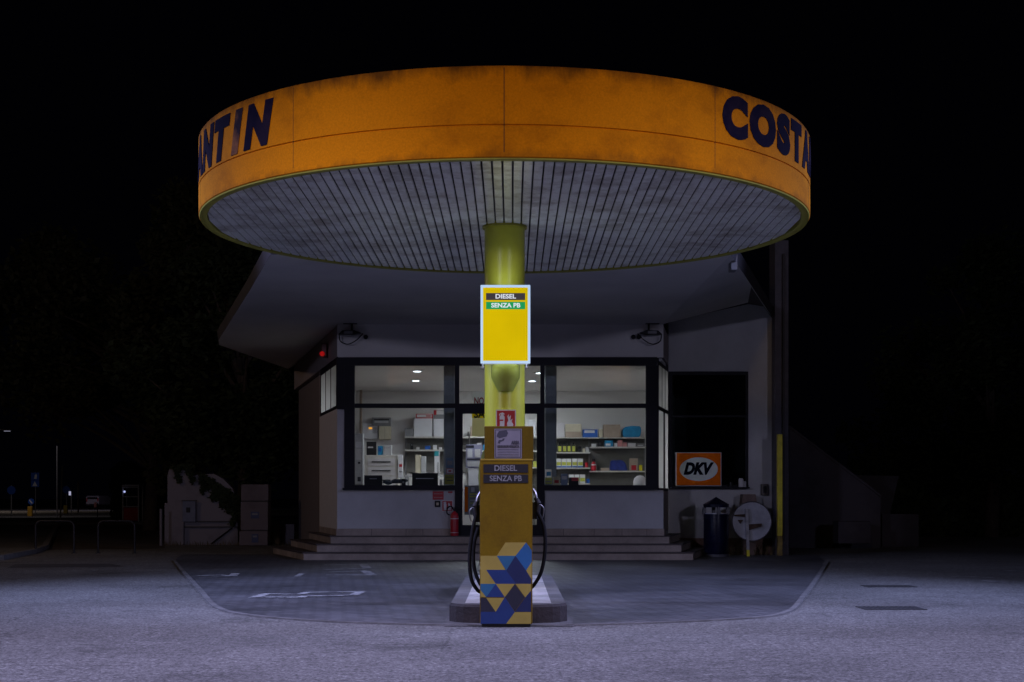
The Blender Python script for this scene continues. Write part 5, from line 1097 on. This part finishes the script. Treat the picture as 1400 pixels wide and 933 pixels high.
t = thing('planter_block', 'pale concrete block with plants before the sloping wall', 'planter', (X(1168, 38), 34, 0))
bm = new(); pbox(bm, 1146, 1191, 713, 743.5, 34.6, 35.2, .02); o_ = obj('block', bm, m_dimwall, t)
bm = new(); prism(bm, [(X(1206, 37), 37), (X(1256, 37), 37), (X(1256, 37), 37.3), (X(1206, 37), 37.3)], 0, Z(703, 37)); tag(obj('low_wall', bm, m_dimwall), 'low dark wall right of the sloping wall', 'wall')

# ------------------------------------------------------------------ trees
def tree(name, label, x, y, h, cr, base, n, leaf, mat, clumps, seed, group='dark trees round the station', size=.13, shift=0.0):
    random.seed(seed); t = thing(name, label, 'tree', (x, y, 0), group)
    bm = new(); top = Vector((x + random.uniform(-.3, .3), y, h * .75)); tube(bm, smooth_path([(x, y, -.05), (x + .1, y, h * .3), tuple(top)], 6), h * .028, 10, r1=h * .008)
    cs = []
    for i in range(clumps):
        a = random.uniform(0, 2 * PI); rr = cr * math.sqrt(random.random()) * .9; zc = base + (h - base) * random.random()
        f = math.sin(PI * min(1, max(.12, (zc - base) / (h - base) * .85 + .12))); c = Vector((x + shift + rr * f * math.cos(a), y + rr * f * math.sin(a), zc)); cs.append((c, cr * random.uniform(.16, .32)))
        if i % 2 == 0:
            s = Vector((x, y, max(h * .22, zc - rr * .9 - .3))); tube(bm, smooth_path([tuple(s), tuple(s.lerp(c, .5) + Vector((0, 0, .2))), tuple(c)], 4), h * .009, 5, r1=.012)
    obj('trunk', bm, m_bark, t, smooth=True)
    bm = new()
    for i in range(n):
        c, r_ = random.choice(cs); d = Vector((random.gauss(0, 1), random.gauss(0, 1), random.gauss(0, .75))).normalized() * r_ * random.random() ** .45
        p = c + d; s = size * random.uniform(.6, 1.3); u_ = Vector((random.gauss(0, 1), random.gauss(0, 1), random.gauss(0, .6))).normalized(); v_ = u_.orthogonal().normalized() * .5
        q = [bm.verts.new(p + u_ * s), bm.verts.new(p + v_ * s + u_ * s * .1), bm.verts.new(p - u_ * s * .7), bm.verts.new(p - v_ * s + u_ * s * .1)]
        bm.faces.new(q)
    obj('crown', bm, mat, t); return t
tree('broadleaf_tree', 'broad dark tree hanging over the old wall, nearest the shop on the left', X(330, 43), 43, 8.5, 3.6, 2.0, 16000, 1, m_leaf, 60, 11)
tree('broadleaf_tree', 'tall dark tree with hanging leafy branches above the phone booth', X(258, 50), 50, 11.5, 3.0, 1.7, 16000, 1, m_leaf2, 70, 12, size=.15)
tree('broadleaf_tree', 'loose leafy tree spreading over the far street at the left edge', X(205, 54), 54, 10.5, 4.3, 4.3, 16000, 1, m_leaf2, 60, 13, size=.16, shift=-3.4)
tree('broadleaf_tree', 'dark tree at the far right with its crown above the road', X(1355, 46), 46, 9.0, 3.6, 2.4, 15000, 1, m_leaf, 50, 14)
tree('broadleaf_tree', 'dark bushy tree behind the low wall on the right', X(1255, 50), 50, 5.2, 2.8, .8, 9000, 1, m_leaf, 40, 15)
# creeper over the old wall: strands hanging from the trees behind
random.seed(5); bm = new()
for k in range(70):
    u = random.random(); px = 236 + u * 96; top = (642 if px < 262 else 645 + (px - 262) * .62) - 5
    if 264 < px < 282 and random.random() < .6: continue
    py = top; L_ = random.expovariate(1 / 11.0) * (1.6 if px > 300 else .8)
    end = py + min(L_, 48)
    while py < end:
        px += random.uniform(-.9, .9); py += .8
        for q in range(5):
            p = Vector((X(px + random.gauss(0, 1.6), LW), LW - random.uniform(.01, .14), Z(py + random.gauss(0, 1.3), LW))); s = random.uniform(.025, .06)
            u_ = Vector((random.gauss(0, 1), random.gauss(0, .6), random.gauss(0, 1))).normalized(); v_ = u_.orthogonal().normalized() * .6
            bm.faces.new([bm.verts.new(p + u_ * s), bm.verts.new(p + v_ * s), bm.verts.new(p - u_ * s), bm.verts.new(p - v_ * s)])
tag(obj('creeper', bm, m_leaf), 'dark creeper hanging over the top of the old white wall', 'creeper')
# distant hedge on the left and right
def hedge(name, label, x0, x1, y, h, n, seed, dep=1.6):
    random.seed(seed); bm = new()
    for i in range(n):
        x = random.uniform(x0, x1); p = Vector((x, y + random.uniform(0, dep), random.uniform(0.02, h) * (.8 + .2 * math.sin(x * 1.7)))); s = .16 * random.uniform(.6, 1.3)
        u_ = Vector((random.gauss(0, 1), random.gauss(0, 1), random.gauss(0, 1))).normalized(); v_ = u_.orthogonal().normalized() * .6
        bm.faces.new([bm.verts.new(p + u_ * s), bm.verts.new(p + v_ * s), bm.verts.new(p - u_ * s), bm.verts.new(p - v_ * s)])
    tag(obj(name, bm, m_leaf), label, 'hedge')
hedge('hedge', 'dark hedge behind the low wall on the right', X(1215, 46), X(1420, 46), 46, 1.9, 7000, 21)
hedge('hedge', 'dark hedge between the phone booth and the old wall', X(150, 80), X(228, 80), 80, 3.2, 6000, 22, 2.0)
